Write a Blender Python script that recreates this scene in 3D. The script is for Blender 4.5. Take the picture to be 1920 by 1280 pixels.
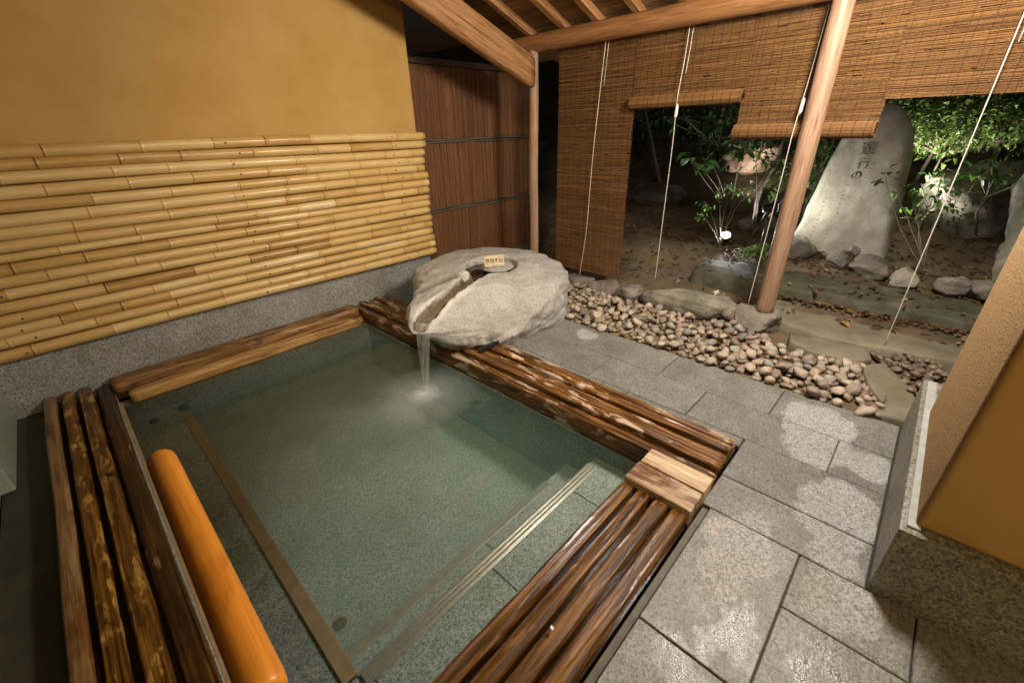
import bpy, bmesh, math, random
import numpy as np
from mathutils import Vector, Matrix, noise
from mathutils.bvhtree import BVHTree

for o in list(bpy.data.objects):
    bpy.data.objects.remove(o)
S = bpy.context.scene
COL = S.collection
R = math.radians

# ------------------------------------------------------------------ camera, sky, lamps, exposure
cam = bpy.data.cameras.new('camera')
cam.sensor_width = 36.0
cam.lens = 14.905
cam.clip_start = 0.02
cam.clip_end = 500
camo = bpy.data.objects.new('camera', cam)
COL.objects.link(camo)
yaw, pitch, roll = R(44.264), R(-26.467), R(-1.664)
_f = Vector((math.cos(yaw) * math.cos(pitch), math.sin(yaw) * math.cos(pitch), math.sin(pitch)))
_r = Vector((math.sin(yaw), -math.cos(yaw), 0))
_u = _r.cross(_f)
_r2 = _r * math.cos(roll) + _u * math.sin(roll)
_u2 = -_r * math.sin(roll) + _u * math.cos(roll)
camo.matrix_world = Matrix(((_r2.x, _u2.x, -_f.x, 0), (_r2.y, _u2.y, -_f.y, 0), (_r2.z, _u2.z, -_f.z, 1.4), (0, 0, 0, 1)))
S.camera = camo

W = bpy.data.worlds.new('World')
S.world = W
W.use_nodes = True
wn = W.node_tree
wn.nodes.clear()
wo = wn.nodes.new('ShaderNodeOutputWorld')
wb = wn.nodes.new('ShaderNodeBackground')
ws = wn.nodes.new('ShaderNodeTexSky')
ws.sky_type = 'NISHITA'
ws.sun_disc = False
ws.sun_elevation = R(-3)
ws.sun_rotation = R(250)
wb.inputs['Strength'].default_value = 0.14
wn.links.new(ws.outputs[0], wb.inputs['Color'])
wn.links.new(wb.outputs[0], wo.inputs['Surface'])

S.view_settings.view_transform = 'Standard'
S.view_settings.look = 'None'
S.view_settings.gamma = 1
S.view_settings.use_curve_mapping = False
S.view_settings.exposure = 0.34
S.cycles.use_denoising = True
S.cycles.use_adaptive_sampling = True
S.cycles.adaptive_threshold = 0.02
S.cycles.max_bounces = 8
S.cycles.diffuse_bounces = 3
S.cycles.glossy_bounces = 3
S.cycles.transparent_max_bounces = 24
S.cycles.volume_bounces = 1
S.cycles.sample_clamp_indirect = 6
S.cycles.caustics_reflective = False
S.cycles.caustics_refractive = False


def lamp(name, kind, loc, power, color, aim=None, size=0.08, cone=100, blend=0.6, parent=None):
    l = bpy.data.lights.new(name, kind)
    l.energy = power
    l.color = color
    l.shadow_soft_size = size
    if kind == 'SPOT':
        l.spot_size = R(cone)
        l.spot_blend = blend
    o = bpy.data.objects.new(name, l)
    COL.objects.link(o)
    o.location = loc
    if aim is not None:
        o.rotation_euler = (Vector(aim) - Vector(loc)).to_track_quat('-Z', 'Y').to_euler()
    return o


# ceiling lamp under the eave by the pillar, and a warm one over the tub
lamp('eave_lamp', 'POINT', (2.32, 0.20, 2.16), 205, (1.0, 0.95, 0.87), size=0.20)
lamp('tub_lamp', 'SPOT', (0.75, 0.95, 2.75), 135, (1.0, 0.86, 0.64), aim=(2.5, 2.8, 0.3), size=0.22, cone=104, blend=1.0)
lamp('doorway_lamp', 'POINT', (0.15, -1.55, 1.45), 62, (1.0, 0.70, 0.32), size=0.20)  # unseen warm fill, added to lift the pillar front and floor corner

# ------------------------------------------------------------------ helpers
rng = random.Random(7)
npr = np.random.RandomState(5)


def link(o):
    COL.objects.link(o)
    return o


def tag(o, label=None, cat=None, group=None, kind=None):
    if label:
        o['label'] = label
    if cat:
        o['category'] = cat
    if group:
        o['group'] = group
    if kind:
        o['kind'] = kind
    return o


def thing(name, label, cat, loc=(0, 0, 0), group=None):
    o = link(bpy.data.objects.new(name, None))
    o.location = loc
    o.empty_display_size = 0.1
    return tag(o, label, cat, group)


def wloc(p):
    v = Vector((0, 0, 0))
    while p is not None:
        v += Vector(p.location)
        p = p.parent
    return v


def mesh(name, verts, faces, mat, parent=None, smooth=False, attr=None):
    """verts in world space; parents are only ever translated"""
    off = wloc(parent)
    if isinstance(verts, np.ndarray):
        verts = (verts - np.array(off)).tolist()
    else:
        verts = [(v[0] - off.x, v[1] - off.y, v[2] - off.z) for v in verts]
    me = bpy.data.meshes.new(name)
    me.from_pydata(verts, [], faces if isinstance(faces, list) else faces.tolist())
    me.materials.append(mat)
    if smooth:
        me.polygons.foreach_set('use_smooth', [True] * len(me.polygons))
    if attr is not None:
        for k, vals in attr.items():
            a = me.attributes.new(k, 'FLOAT', 'POINT')
            a.data.foreach_set('value', np.asarray(vals, dtype=np.float32))
    me.update()
    o = link(bpy.data.objects.new(name, me))
    o.parent = parent
    return o


def from_bm(name, bm, mat, parent=None, smooth=False):
    off = wloc(parent)
    for v in bm.verts:
        v.co -= off
    me = bpy.data.meshes.new(name)
    bm.to_mesh(me)
    bm.free()
    me.materials.append(mat)
    if smooth:
        me.polygons.foreach_set('use_smooth', [True] * len(me.polygons))
    o = link(bpy.data.objects.new(name, me))
    o.parent = parent
    return o


def box(name, a, b, mat, parent=None, bevel=0.004, seg=2, jit=0.0, smooth=False):
    bm = bmesh.new()
    vs = []
    for z in (a[2], b[2]):
        for y in (a[1], b[1]):
            for x in (a[0], b[0]):
                vs.append(bm.verts.new((x + rng.uniform(-jit, jit), y + rng.uniform(-jit, jit), z + rng.uniform(-jit, jit) * .4)))
    for f in ((0, 2, 3, 1), (4, 5, 7, 6), (0, 1, 5, 4), (2, 6, 7, 3), (0, 4, 6, 2), (1, 3, 7, 5)):
        bm.faces.new([vs[i] for i in f])
    if bevel > 0:
        bmesh.ops.bevel(bm, geom=bm.edges[:], offset=bevel, segments=seg, affect='EDGES', profile=0.6)
    return from_bm(name, bm, mat, parent, smooth)


def tube_data(path, radii, n=10, cap=True, twist=0.0, squash=None, jit=None):
    """tube along a path: returns verts, faces"""
    path = [Vector(p) for p in path]
    V, Fc = [], []
    m = len(path)
    ref = None
    for i, p in enumerate(path):
        t = (path[min(i + 1, m - 1)] - path[max(i - 1, 0)]).normalized()
        if ref is None:
            ref = Vector((0, 0, 1)) if abs(t.z) < 0.9 else Vector((1, 0, 0))
        s = t.cross(ref).normalized()
        u = s.cross(t).normalized()
        ref = u
        r = radii[i] if hasattr(radii, '__len__') else radii
        for k in range(n):
            a = 2 * math.pi * k / n + twist
            rr = r * (jit(i, k) if jit else 1)
            sx, sy = (squash if squash else (1, 1))
            V.append(p + s * (math.cos(a) * rr * sx) + u * (math.sin(a) * rr * sy))
    for i in range(m - 1):
        for k in range(n):
            k2 = (k + 1) % n
            Fc.append((i * n + k, i * n + k2, (i + 1) * n + k2, (i + 1) * n + k))
    if cap:
        Fc.append(tuple(range(n - 1, -1, -1)))
        Fc.append(tuple((m - 1) * n + k for k in range(n)))
    return [tuple(v) for v in V], Fc


def tube(name, path, radii, mat, parent=None, n=12, smooth=True, **kw):
    v, f = tube_data(path, radii, n, **kw)
    return mesh(name, v, f, mat, parent, smooth)


class MB:
    def __init__(self):
        self.v, self.f, self.a = [], [], []

    def add(self, v, f, a=0.0):
        b = len(self.v)
        self.v += v
        self.f += [tuple(i + b for i in q) for q in f]
        self.a += [a] * len(v)

    def tube(self, path, radii, n=6, a=0.0, **kw):
        self.add(*tube_data(path, radii, n, **kw), a=a)

    def build(self, name, mat, parent=None, smooth=False):
        return mesh(name, self.v, self.f, mat, parent, smooth, {'tone': self.a})


def smooth_shade(o):
    o.data.polygons.foreach_set('use_smooth', [True] * len(o.data.polygons))


def fbm(p, octs=4):
    s, a, q = 0.0, 1.0, Vector(p)
    for _ in range(octs):
        s += a * noise.noise(q)
        q = q * 2.03
        a *= 0.5
    return s


def rock(name, c, size, mat, parent=None, seed=0, sub=4, rough=0.18, cuts=7, rot=0.0, fine=0.035, boxy=0.0):
    rr = random.Random(seed)
    bm = bmesh.new()
    bmesh.ops.create_icosphere(bm, subdivisions=sub, radius=1.0)
    planes = []
    for _ in range(cuts):
        n = Vector((rr.uniform(-1, 1), rr.uniform(-1, 1), rr.uniform(-.5, 1))).normalized()
        planes.append((n, rr.uniform(0.62, 0.9)))
    off = Vector((seed * 3.7, seed * 1.3, seed * 7.1))
    cr, sr = math.cos(rot), math.sin(rot)
    for v in bm.verts:
        p = v.co.copy()
        if boxy:
            m = max(abs(p.x), abs(p.y), abs(p.z))
            p = p.lerp(p / m, boxy)
        for n, d in planes:
            k = p.dot(n) - d
            if k > 0:
                p -= n * k * 0.85
        p *= 1 + rough * fbm(p * 1.4 + off, 3) + fine * fbm(p * 6 + off, 3)
        x, y, z = p.x * size[0], p.y * size[1], p.z * size[2]
        v.co = Vector((c[0] + x * cr - y * sr, c[1] + x * sr + y * cr, c[2] + z))
    return from_bm(name, bm, mat, parent, True)


def slab(name, poly, z0, z1, mat, parent=None, seed=0, bevel=0.012, wob=0.008):
    """irregular flat stone: polygon outline, roughened top"""
    rr = random.Random(seed)
    pts = []
    n = len(poly)
    for i in range(n):
        a, b = Vector(poly[i]), Vector(poly[(i + 1) % n])
        k = max(2, int((b - a).length / 0.05))
        for j in range(k):
            q = a.lerp(b, j / k)
            w = fbm((q.x * 6 + seed, q.y * 6, seed), 3) * wob * 1.6
            d = (b - a).normalized()
            pts.append((q.x - d.y * w, q.y + d.x * w))
    cx = sum(p[0] for p in pts) / len(pts)
    cy = sum(p[1] for p in pts) / len(pts)
    V, Fc = [], []
    rings = [(1.0, z0), (1.0, z1 - bevel), (0.985, z1 - bevel * .3), (0.955, z1), (0.8, z1), (0.6, z1), (0.4, z1), (0.2, z1)]
    m = len(pts)
    for s, z in rings:
        for p in pts:
            x, y = cx + (p[0] - cx) * s, cy + (p[1] - cy) * s
            dz = fbm((x * 5 + seed, y * 5, 1.7), 4) * wob if z > z0 else 0
            V.append((x, y, z + dz))
    V.append((cx, cy, z1))
    for r in range(len(rings) - 1):
        for i in range(m):
            j = (i + 1) % m
            Fc.append((r * m + i, r * m + j, (r + 1) * m + j, (r + 1) * m + i))
    l = (len(rings) - 1) * m
    for i in range(m):
        Fc.append((l + i, l + (i + 1) % m, len(V) - 1))
    return mesh(name, V, Fc, mat, parent, True)


# ------------------------------------------------------------------ materials
def newmat(name):
    m = bpy.data.materials.new(name)
    m.use_nodes = True
    nt = m.node_tree
    b = nt.nodes.get('Principled BSDF')
    return m, nt, b


def nd(nt, t, **kw):
    n = nt.nodes.new(t)
    for k, v in kw.items():
        setattr(n, k, v)
    return n


def setin(n, **kw):
    for k, v in kw.items():
        n.inputs[k.replace('_', ' ')].default_value = v
    return n


def pos(nt, scale=(1, 1, 1), rot=(0, 0, 0), src='world'):
    if src == 'world':
        g = nd(nt, 'ShaderNodeNewGeometry').outputs['Position']
    else:
        g = nd(nt, 'ShaderNodeTexCoord').outputs['Object']
    mp = nd(nt, 'ShaderNodeMapping')
    if any(rot):
        mp.vector_type = 'TEXTURE'
        scale = tuple(1 / q for q in scale)
    mp.inputs['Scale'].default_value = scale
    mp.inputs['Rotation'].default_value = rot
    nt.links.new(g, mp.inputs['Vector'])
    # shift by object random so that copies differ
    oi = nd(nt, 'ShaderNodeObjectInfo')
    mu = nd(nt, 'ShaderNodeVectorMath', operation='ADD')
    sc = nd(nt, 'ShaderNodeMath', operation='MULTIPLY')
    sc.inputs[1].default_value = 37.0 if src != 'same' else 0
    nt.links.new(oi.outputs['Random'], sc.inputs[0])
    nt.links.new(mp.outputs[0], mu.inputs[0])
    nt.links.new(sc.outputs[0], mu.inputs[1])
    return mu.outputs[0]


def noise_n(nt, vec, scale, detail=6, rough=0.6, dist=0.0):
    n = nd(nt, 'ShaderNodeTexNoise')
    setin(n, Scale=scale, Detail=min(detail, 5), Roughness=rough, Distortion=dist)
    nt.links.new(vec, n.inputs['Vector'])
    return n.outputs['Fac']


def ramp(nt, fac, stops, interp='LINEAR'):
    r = nd(nt, 'ShaderNodeValToRGB')
    r.color_ramp.interpolation = interp
    while len(r.color_ramp.elements) < len(stops):
        r.color_ramp.elements.new(0.5)
    for e, (p, c) in zip(r.color_ramp.elements, stops):
        e.position = p
        e.color = (c[0], c[1], c[2], 1) if hasattr(c, '__len__') else (c, c, c, 1)
    nt.links.new(fac, r.inputs['Fac'])
    return r.outputs['Color']


def mix(nt, fac, a, b, mode='MIX'):
    n = nd(nt, 'ShaderNodeMix', data_type='RGBA', blend_type=mode)
    for sock, v in ((n.inputs[0], fac), (n.inputs[6], a), (n.inputs[7], b)):
        if hasattr(v, 'is_linked') or hasattr(v, 'links'):
            nt.links.new(v, sock)
        elif hasattr(v, '__len__'):
            sock.default_value = (v[0], v[1], v[2], 1)
        else:
            sock.default_value = v
    return n.outputs[2]


def math_n(nt, op, a, b=0.0, clamp=False):
    n = nd(nt, 'ShaderNodeMath', operation=op, use_clamp=clamp)
    for s, v in ((n.inputs[0], a), (n.inputs[1], b)):
        if hasattr(v, 'links'):
            nt.links.new(v, s)
        else:
            s.default_value = v
    return n.outputs[0]


def bump(nt, b, h, strength, dist=0.01):
    n = nd(nt, 'ShaderNodeBump')
    setin(n, Strength=strength, Distance=dist)
    nt.links.new(h, n.inputs['Height'])
    nt.links.new(n.outputs[0], b.inputs['Normal'])
    return n


def proc(name, stops, scale=(1, 1, 1), nscale=6, detail=8, rough=0.7, bscale=None, bstr=0.3, bdist=0.005, dist=0.0,
         spots=None, coat=0.0, rand=0.25, rrange=None, spec=0.5, rgh=0.62):
    m, nt, b = newmat(name)
    v = pos(nt, scale)
    f = noise_n(nt, v, nscale, detail, rgh, dist)
    c = ramp(nt, f, stops)
    if spots:
        sv = noise_n(nt, v, spots[0], 4, 0.6)
        c = mix(nt, ramp(nt, sv, [(spots[1], 0.0), (spots[2], 1.0)]), c, spots[3])
    if rand:
        oi = nd(nt, 'ShaderNodeObjectInfo')
        k = math_n(nt, 'MULTIPLY_ADD', oi.outputs['Random'], rand)
        k.node.inputs[2].default_value = 1 - rand / 2
        hs = nd(nt, 'ShaderNodeHueSaturation')
        nt.links.new(k, hs.inputs['Value'])
        nt.links.new(c, hs.inputs['Color'])
        c = hs.outputs[0]
    nt.links.new(c, b.inputs['Base Color'])
    b.inputs['Specular IOR Level'].default_value = spec
    if rrange:
        rr = ramp(nt, noise_n(nt, v, nscale * 1.7, 5), [(0.35, rrange[0]), (0.65, rrange[1])])
        nt.links.new(rr, b.inputs['Roughness'])
    else:
        b.inputs['Roughness'].default_value = rough
    if coat:
        b.inputs['Coat Weight'].default_value = coat
        b.inputs['Coat Roughness'].default_value = 0.12
    h = noise_n(nt, v, bscale or nscale * 3, 6, 0.65)
    bump(nt, b, h, bstr, bdist)
    return m


def granite(name, tint=(1, 1, 1), wet=0.0, grain=210.0, stain=None, rough=0.55):
    m, nt, b = newmat(name)
    v = pos(nt)
    vo = nd(nt, 'ShaderNodeTexVoronoi', feature='F1')
    setin(vo, Scale=grain)
    nt.links.new(v, vo.inputs['Vector'])
    sep = nd(nt, 'ShaderNodeSeparateColor')
    nt.links.new(vo.outputs['Color'], sep.inputs[0])
    c = ramp(nt, sep.outputs[0], [(0.0, 0.045), (0.16, 0.10), (0.34, 0.24), (0.62, 0.36), (0.86, 0.50), (1.0, 0.60)])
    f2 = noise_n(nt, v, grain * 0.35, 4, 0.7)
    c = mix(nt, 0.35, c, ramp(nt, f2, [(0.35, 0.12), (0.65, 0.48)]))
    cloud = noise_n(nt, v, 3.5, 5)
    c = mix(nt, 0.75, c, ramp(nt, cloud, [(0.3, (0.72, 0.70, 0.62)), (0.7, (1.05, 1.04, 1.0))]), 'MULTIPLY')
    c = mix(nt, 1.0, c, tint, 'MULTIPLY')
    if stain:
        c = mix(nt, ramp(nt, noise_n(nt, v, 2.4, 6), [(0.48, 0.0), (0.72, 0.8)]), c, stain, 'MULTIPLY')
    nt.links.new(c, b.inputs['Base Color'])
    b.inputs['Roughness'].default_value = rough
    bump(nt, b, f2, 0.35, 0.003)
    return m


def floor_mat():
    m, nt, b = newmat('floor_granite')
    v = pos(nt)
    vo = nd(nt, 'ShaderNodeTexVoronoi', feature='F1')
    setin(vo, Scale=190.0)
    nt.links.new(v, vo.inputs['Vector'])
    sep = nd(nt, 'ShaderNodeSeparateColor')
    nt.links.new(vo.outputs['Color'], sep.inputs[0])
    c = ramp(nt, sep.outputs[0], [(0.0, 0.10), (0.14, 0.17), (0.34, 0.31), (0.62, 0.42), (0.86, 0.52), (1.0, 0.58)])
    f2 = noise_n(nt, v, 70, 4, 0.7)
    c = mix(nt, 0.4, c, ramp(nt, f2, [(0.35, 0.16), (0.65, 0.52)]))
    # damp everywhere except patches that have dried: their outline is the stain's own
    g = nd(nt, 'ShaderNodeNewGeometry').outputs['Position']
    wob = nd(nt, 'ShaderNodeTexNoise')
    setin(wob, Scale=6.0, Detail=6.0, Roughness=0.68)
    nt.links.new(g, wob.inputs['Vector'])
    sub = nd(nt, 'ShaderNodeVectorMath', operation='SUBTRACT')
    nt.links.new(wob.outputs['Color'], sub.inputs[0])
    sub.inputs[1].default_value = (0.5, 0.5, 0.5)
    scl = nd(nt, 'ShaderNodeVectorMath', operation='SCALE')
    nt.links.new(sub.outputs[0], scl.inputs[0])
    scl.inputs['Scale'].default_value = 0.26
    add = nd(nt, 'ShaderNodeVectorMath', operation='ADD')
    nt.links.new(g, add.inputs[0])
    nt.links.new(scl.outputs[0], add.inputs[1])

    def blob(cx, cy, rx, ry):
        s = nd(nt, 'ShaderNodeVectorMath', operation='SUBTRACT')
        nt.links.new(add.outputs[0], s.inputs[0])
        s.inputs[1].default_value = (cx, cy, 0)
        mu = nd(nt, 'ShaderNodeVectorMath', operation='MULTIPLY')
        nt.links.new(s.outputs[0], mu.inputs[0])
        mu.inputs[1].default_value = (1 / rx, 1 / ry, 0)
        ln = nd(nt, 'ShaderNodeVectorMath', operation='LENGTH')
        nt.links.new(mu.outputs[0], ln.inputs[0])
        return ln.outputs['Value']

    d = None
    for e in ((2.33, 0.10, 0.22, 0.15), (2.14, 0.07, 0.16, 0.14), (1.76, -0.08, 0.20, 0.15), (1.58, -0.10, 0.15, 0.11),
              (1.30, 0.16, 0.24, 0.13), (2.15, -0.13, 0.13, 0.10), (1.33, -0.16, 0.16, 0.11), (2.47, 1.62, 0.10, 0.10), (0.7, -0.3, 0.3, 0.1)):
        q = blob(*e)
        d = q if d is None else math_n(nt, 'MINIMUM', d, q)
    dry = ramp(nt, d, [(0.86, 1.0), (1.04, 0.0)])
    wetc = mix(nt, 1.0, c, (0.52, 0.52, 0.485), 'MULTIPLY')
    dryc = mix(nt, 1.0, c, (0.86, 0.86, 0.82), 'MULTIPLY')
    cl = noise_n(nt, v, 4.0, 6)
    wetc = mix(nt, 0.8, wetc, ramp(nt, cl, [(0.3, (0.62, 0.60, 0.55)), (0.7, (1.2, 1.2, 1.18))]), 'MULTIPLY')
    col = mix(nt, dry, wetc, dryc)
    oi = nd(nt, 'ShaderNodeObjectInfo')
    tv = math_n(nt, 'MULTIPLY_ADD', oi.outputs['Random'], 0.26)
    tv.node.inputs[2].default_value = 0.86
    hs = nd(nt, 'ShaderNodeHueSaturation')
    nt.links.new(tv, hs.inputs['Value'])
    nt.links.new(col, hs.inputs['Color'])
    col = hs.outputs[0]
    # brown algae along edges and in hollows of the wet stone
    alg = ramp(nt, noise_n(nt, v, 6.5, 5), [(0.52, 0.0), (0.72, 0.45)])
    col = mix(nt, alg, col, mix(nt, 1.0, col, (0.78, 0.70, 0.48), 'MULTIPLY'))
    nt.links.new(col, b.inputs['Base Color'])
    # standing film of water in hollows
    film = ramp(nt, noise_n(nt, v, 9.0, 5), [(0.46, 0.0), (0.60, 1.0)])
    pud = None
    for e in ((1.02, 0.10, 0.20, 0.13), (1.03, -0.15, 0.20, 0.10), (0.80, 0.15, 0.2, 0.12)):
        q = blob(*e)
        pud = q if pud is None else math_n(nt, 'MINIMUM', pud, q)
    pudm = math_n(nt, 'MULTIPLY', ramp(nt, pud, [(0.5, 1.0), (1.05, 0.0)]), film)
    rg = ramp(nt, dry, [(0.0, 0.46), (1.0, 0.8)])
    rg = mix(nt, pudm, rg, (0.10, 0.10, 0.10))
    nt.links.new(rg, b.inputs['Roughness'])
    h = math_n(nt, 'ADD', f2, math_n(nt, 'MULTIPLY', noise_n(nt, v, 160, 3), 0.6))
    bump(nt, b, h, 0.5, 0.004)
    return m


def wood(name, axis, stops, patch=None, rrange=(0.25, 0.55), coat=0.0, ns=3.0, stretch=16, bstr=0.5, rand=0.35, fine=1.0, rot=(0, 0, 0)):
    s = [stretch, stretch, stretch]
    s[axis] = 1.0
    m, nt, b = newmat(name)
    v = pos(nt, tuple(s), rot)
    f = noise_n(nt, v, ns, 8, 0.65, 0.3)
    c = ramp(nt, f, stops)
    if patch:
        s2 = [5.0, 5.0, 5.0]
        s2[axis] = 1.6
        v2 = pos(nt, tuple(s2))
        pf = noise_n(nt, v2, patch[0], 6, 0.6, 0.4)
        c = mix(nt, ramp(nt, pf, [(patch[1], 0.0), (patch[1] + 0.06, 1.0)]), c, patch[2])
        if len(patch) > 3:
            pf2 = noise_n(nt, v2, patch[0] * 0.6, 6, 0.6, 0.6)
            c = mix(nt, ramp(nt, pf2, [(patch[3], 0.0), (patch[3] + 0.08, 1.0)]), c, patch[4])
    s3 = [90.0, 90.0, 90.0]
    s3[axis] = 2.2
    fg = noise_n(nt, pos(nt, tuple(s3), rot), 2.2, 3, 0.6, 0.15)
    c = mix(nt, fine, c, ramp(nt, fg, [(0.32, (0.52, 0.47, 0.42)), (0.5, (0.95, 0.95, 0.95)), (0.7, (1.15, 1.15, 1.15))]), 'MULTIPLY')
    f = math_n(nt, 'ADD', f, math_n(nt, 'MULTIPLY', fg, 0.5))
    oi = nd(nt, 'ShaderNodeObjectInfo')
    k = math_n(nt, 'MULTIPLY_ADD', oi.outputs['Random'], rand)
    k.node.inputs[2].default_value = 1 - rand / 2
    hs = nd(nt, 'ShaderNodeHueSaturation')
    nt.links.new(k, hs.inputs['Value'])
    nt.links.new(c, hs.inputs['Color'])
    nt.links.new(hs.outputs[0], b.inputs['Base Color'])
    rr = ramp(nt, noise_n(nt, v, ns * 0.6, 4), [(0.35, rrange[0]), (0.65, rrange[1])])
    nt.links.new(rr, b.inputs['Roughness'])
    b.inputs['Specular IOR Level'].default_value = 0.34
    if coat:
        b.inputs['Coat Weight'].default_value = coat
        b.inputs['Coat Roughness'].default_value = 0.1
    bump(nt, b, f, bstr, 0.004)
    return m


def tone_mat(name, stops, nscale=40, rough=0.6, stretch=(1, 1, 1), amount=0.5, bstr=0.2, spec=0.4, coat=0.0, trans=0.0):
    """colour from the piece's own 'tone' plus fine grain"""
    m, nt, b = newmat(name)
    a = nd(nt, 'ShaderNodeAttribute', attribute_name='tone')
    v = pos(nt, stretch)
    f = noise_n(nt, v, nscale, 6, 0.65)
    k = math_n(nt, 'MULTIPLY', math_n(nt, 'SUBTRACT', f, 0.5), amount)
    t = math_n(nt, 'ADD', a.outputs['Fac'], k, True)
    c = ramp(nt, t, stops)
    nt.links.new(c, b.inputs['Base Color'])
    b.inputs['Roughness'].default_value = rough
    b.inputs['Specular IOR Level'].default_value = spec
    if coat:
        b.inputs['Coat Weight'].default_value = coat
        b.inputs['Coat Roughness'].default_value = 0.15
    if bstr:
        bump(nt, b, f, bstr, 0.002)
    if trans:
        out = nt.nodes.get('Material Output')
        tr = nd(nt, 'ShaderNodeBsdfTranslucent')
        nt.links.new(c, tr.inputs['Color'])
        mx = nd(nt, 'ShaderNodeMixShader')
        mx.inputs[0].default_value = trans
        nt.links.new(b.outputs[0], mx.inputs[1])
        nt.links.new(tr.outputs[0], mx.inputs[2])
        nt.links.new(mx.outputs[0], out.inputs['Surface'])
    return m


def plain(name, col, rough=0.5, metal=0.0, emit=None):
    m, nt, b = newmat(name)
    v = pos(nt)
    f = noise_n(nt, v, 30, 5)
    c = mix(nt, 1.0, col, ramp(nt, f, [(0.3, 0.82), (0.7, 1.1)]), 'MULTIPLY')
    nt.links.new(c, b.inputs['Base Color'])
    b.inputs['Roughness'].default_value = rough
    b.inputs['Metallic'].default_value = metal
    if emit:
        b.inputs['Emission Color'].default_value = (*emit[0], 1)
        b.inputs['Emission Strength'].default_value = emit[1]
    return m


MAT = {}
MAT['floor'] = floor_mat()
MAT['granite'] = granite('base_granite', (0.95, 0.98, 1.0), stain=(0.72, 0.70, 0.55))
MAT['tub_granite'] = granite('tub_granite', (0.95, 1.06, 1.0), rough=0.6, stain=(0.75, 0.8, 0.6))
MAT['plinth'] = granite('plinth_granite', (0.66, 0.63, 0.54), grain=150.0, stain=(0.62, 0.62, 0.42))
MAT['grout'] = plain('grout', (0.06, 0.056, 0.042), 0.9)
MAT['plaster'] = proc('ochre_plaster', [(0.25, (0.385, 0.218, 0.060)), (0.5, (0.435, 0.262, 0.083)), (0.75, (0.475, 0.30, 0.108))], nscale=2.2, detail=7, rough=0.9, bscale=26, bstr=0.22, bdist=0.006, rand=0, spec=0.2, spots=(7.0, 0.64, 0.82, (0.38, 0.22, 0.075)))
MAT['plaster_rough'] = proc('rough_plaster', [(0.3, (0.33, 0.19, 0.075)), (0.7, (0.52, 0.34, 0.165))], nscale=95, detail=4, rough=0.9, bscale=110, bstr=1.0, bdist=0.012, rand=0, spec=0.2)
MAT['bamboo'] = tone_mat('bamboo', [(0.0, (0.08, 0.04, 0.012)), (0.12, (0.26, 0.12, 0.028)), (0.35, (0.45, 0.265, 0.080)), (0.6, (0.565, 0.37, 0.135)), (0.85, (0.645, 0.46, 0.20)), (1.0, (0.72, 0.58, 0.33))],
                          nscale=2.2, stretch=(1.2, 9, 9), amount=0.75, rough=0.33, bstr=0.08, coat=0.14, spec=0.42)
MAT['log_left'] = wood('weathered_rim_log', 1, [(0.3, (0.024, 0.009, 0.002)), (0.5, (0.115, 0.048, 0.006)), (0.7, (0.26, 0.125, 0.018))],
                       patch=(4.6, 0.54, (0.37, 0.21, 0.05), 0.61, (0.022, 0.011, 0.004)), rrange=(0.22, 0.55), bstr=0.8)
MAT['log_near'] = wood('varnished_rim_log', 0, [(0.30, (0.018, 0.006, 0.001)), (0.46, (0.090, 0.035, 0.005)), (0.6, (0.205, 0.090, 0.014)), (0.8, (0.35, 0.175, 0.038))],
                       patch=(2.4, 0.575, (0.31, 0.16, 0.066)), rrange=(0.18, 0.55), coat=0.1, bstr=0.9)
MAT['plank_right'] = wood('worn_rim_plank', 1, [(0.32, (0.014, 0.006, 0.003)), (0.46, (0.085, 0.034, 0.008)), (0.6, (0.23, 0.108, 0.030)), (0.76, (0.47, 0.29, 0.125))],
                          patch=(3.4, 0.565, (0.50, 0.39, 0.28)), rrange=(0.25, 0.6), stretch=22, bstr=0.9)
MAT['plank_block'] = wood('bleached_block', 1, [(0.28, (0.28, 0.17, 0.09)), (0.5, (0.50, 0.37, 0.23)), (0.75, (0.62, 0.51, 0.36))],
                          patch=(1.6, 0.54, (0.24, 0.12, 0.065)), rrange=(0.2, 0.55), bstr=0.8)
MAT['plank_far'] = wood('far_rim_plank', 0, [(0.3, (0.06, 0.026, 0.010)), (0.5, (0.23, 0.115, 0.038)), (0.72, (0.48, 0.30, 0.13))],
                        patch=(1.7, 0.54, (0.055, 0.027, 0.011)), rrange=(0.3, 0.6))
MAT['log_bright'] = wood('bright_rim_log', 0, [(0.28, (0.17, 0.075, 0.02)), (0.5, (0.42, 0.23, 0.075)), (0.72, (0.64, 0.44, 0.20))], patch=(1.4, 0.60, (0.11, 0.05, 0.015)), rrange=(0.3, 0.55), rand=0)
MAT['log_pale'] = wood('tan_rim_plank', 1, [(0.25, (0.12, 0.06, 0.020)), (0.5, (0.25, 0.145, 0.06)), (0.75, (0.36, 0.235, 0.12))], patch=(1.5, 0.52, (0.14, 0.06, 0.016)), rrange=(0.2, 0.5), rand=0)
MAT['log_dark'] = wood('dark_rim_plank', 1, [(0.25, (0.014, 0.006, 0.002)), (0.55, (0.055, 0.023, 0.005)), (0.8, (0.18, 0.08, 0.018))], patch=(3.0, 0.64, (0.30, 0.18, 0.08)), rrange=(0.2, 0.5), rand=0)
MAT['wet_bearer'] = wood('wet_bearer', 0, [(0.3, (0.012, 0.006, 0.003)), (0.7, (0.05, 0.026, 0.012))], rrange=(0.06, 0.2), bstr=0.25)
MAT['plank_stained'] = wood('stained_block', 1, [(0.28, (0.26, 0.15, 0.08)), (0.5, (0.46, 0.33, 0.21)), (0.75, (0.58, 0.47, 0.34))], patch=(1.5, 0.47, (0.20, 0.105, 0.065)), rrange=(0.15, 0.5), bstr=0.8, rand=0)
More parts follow.
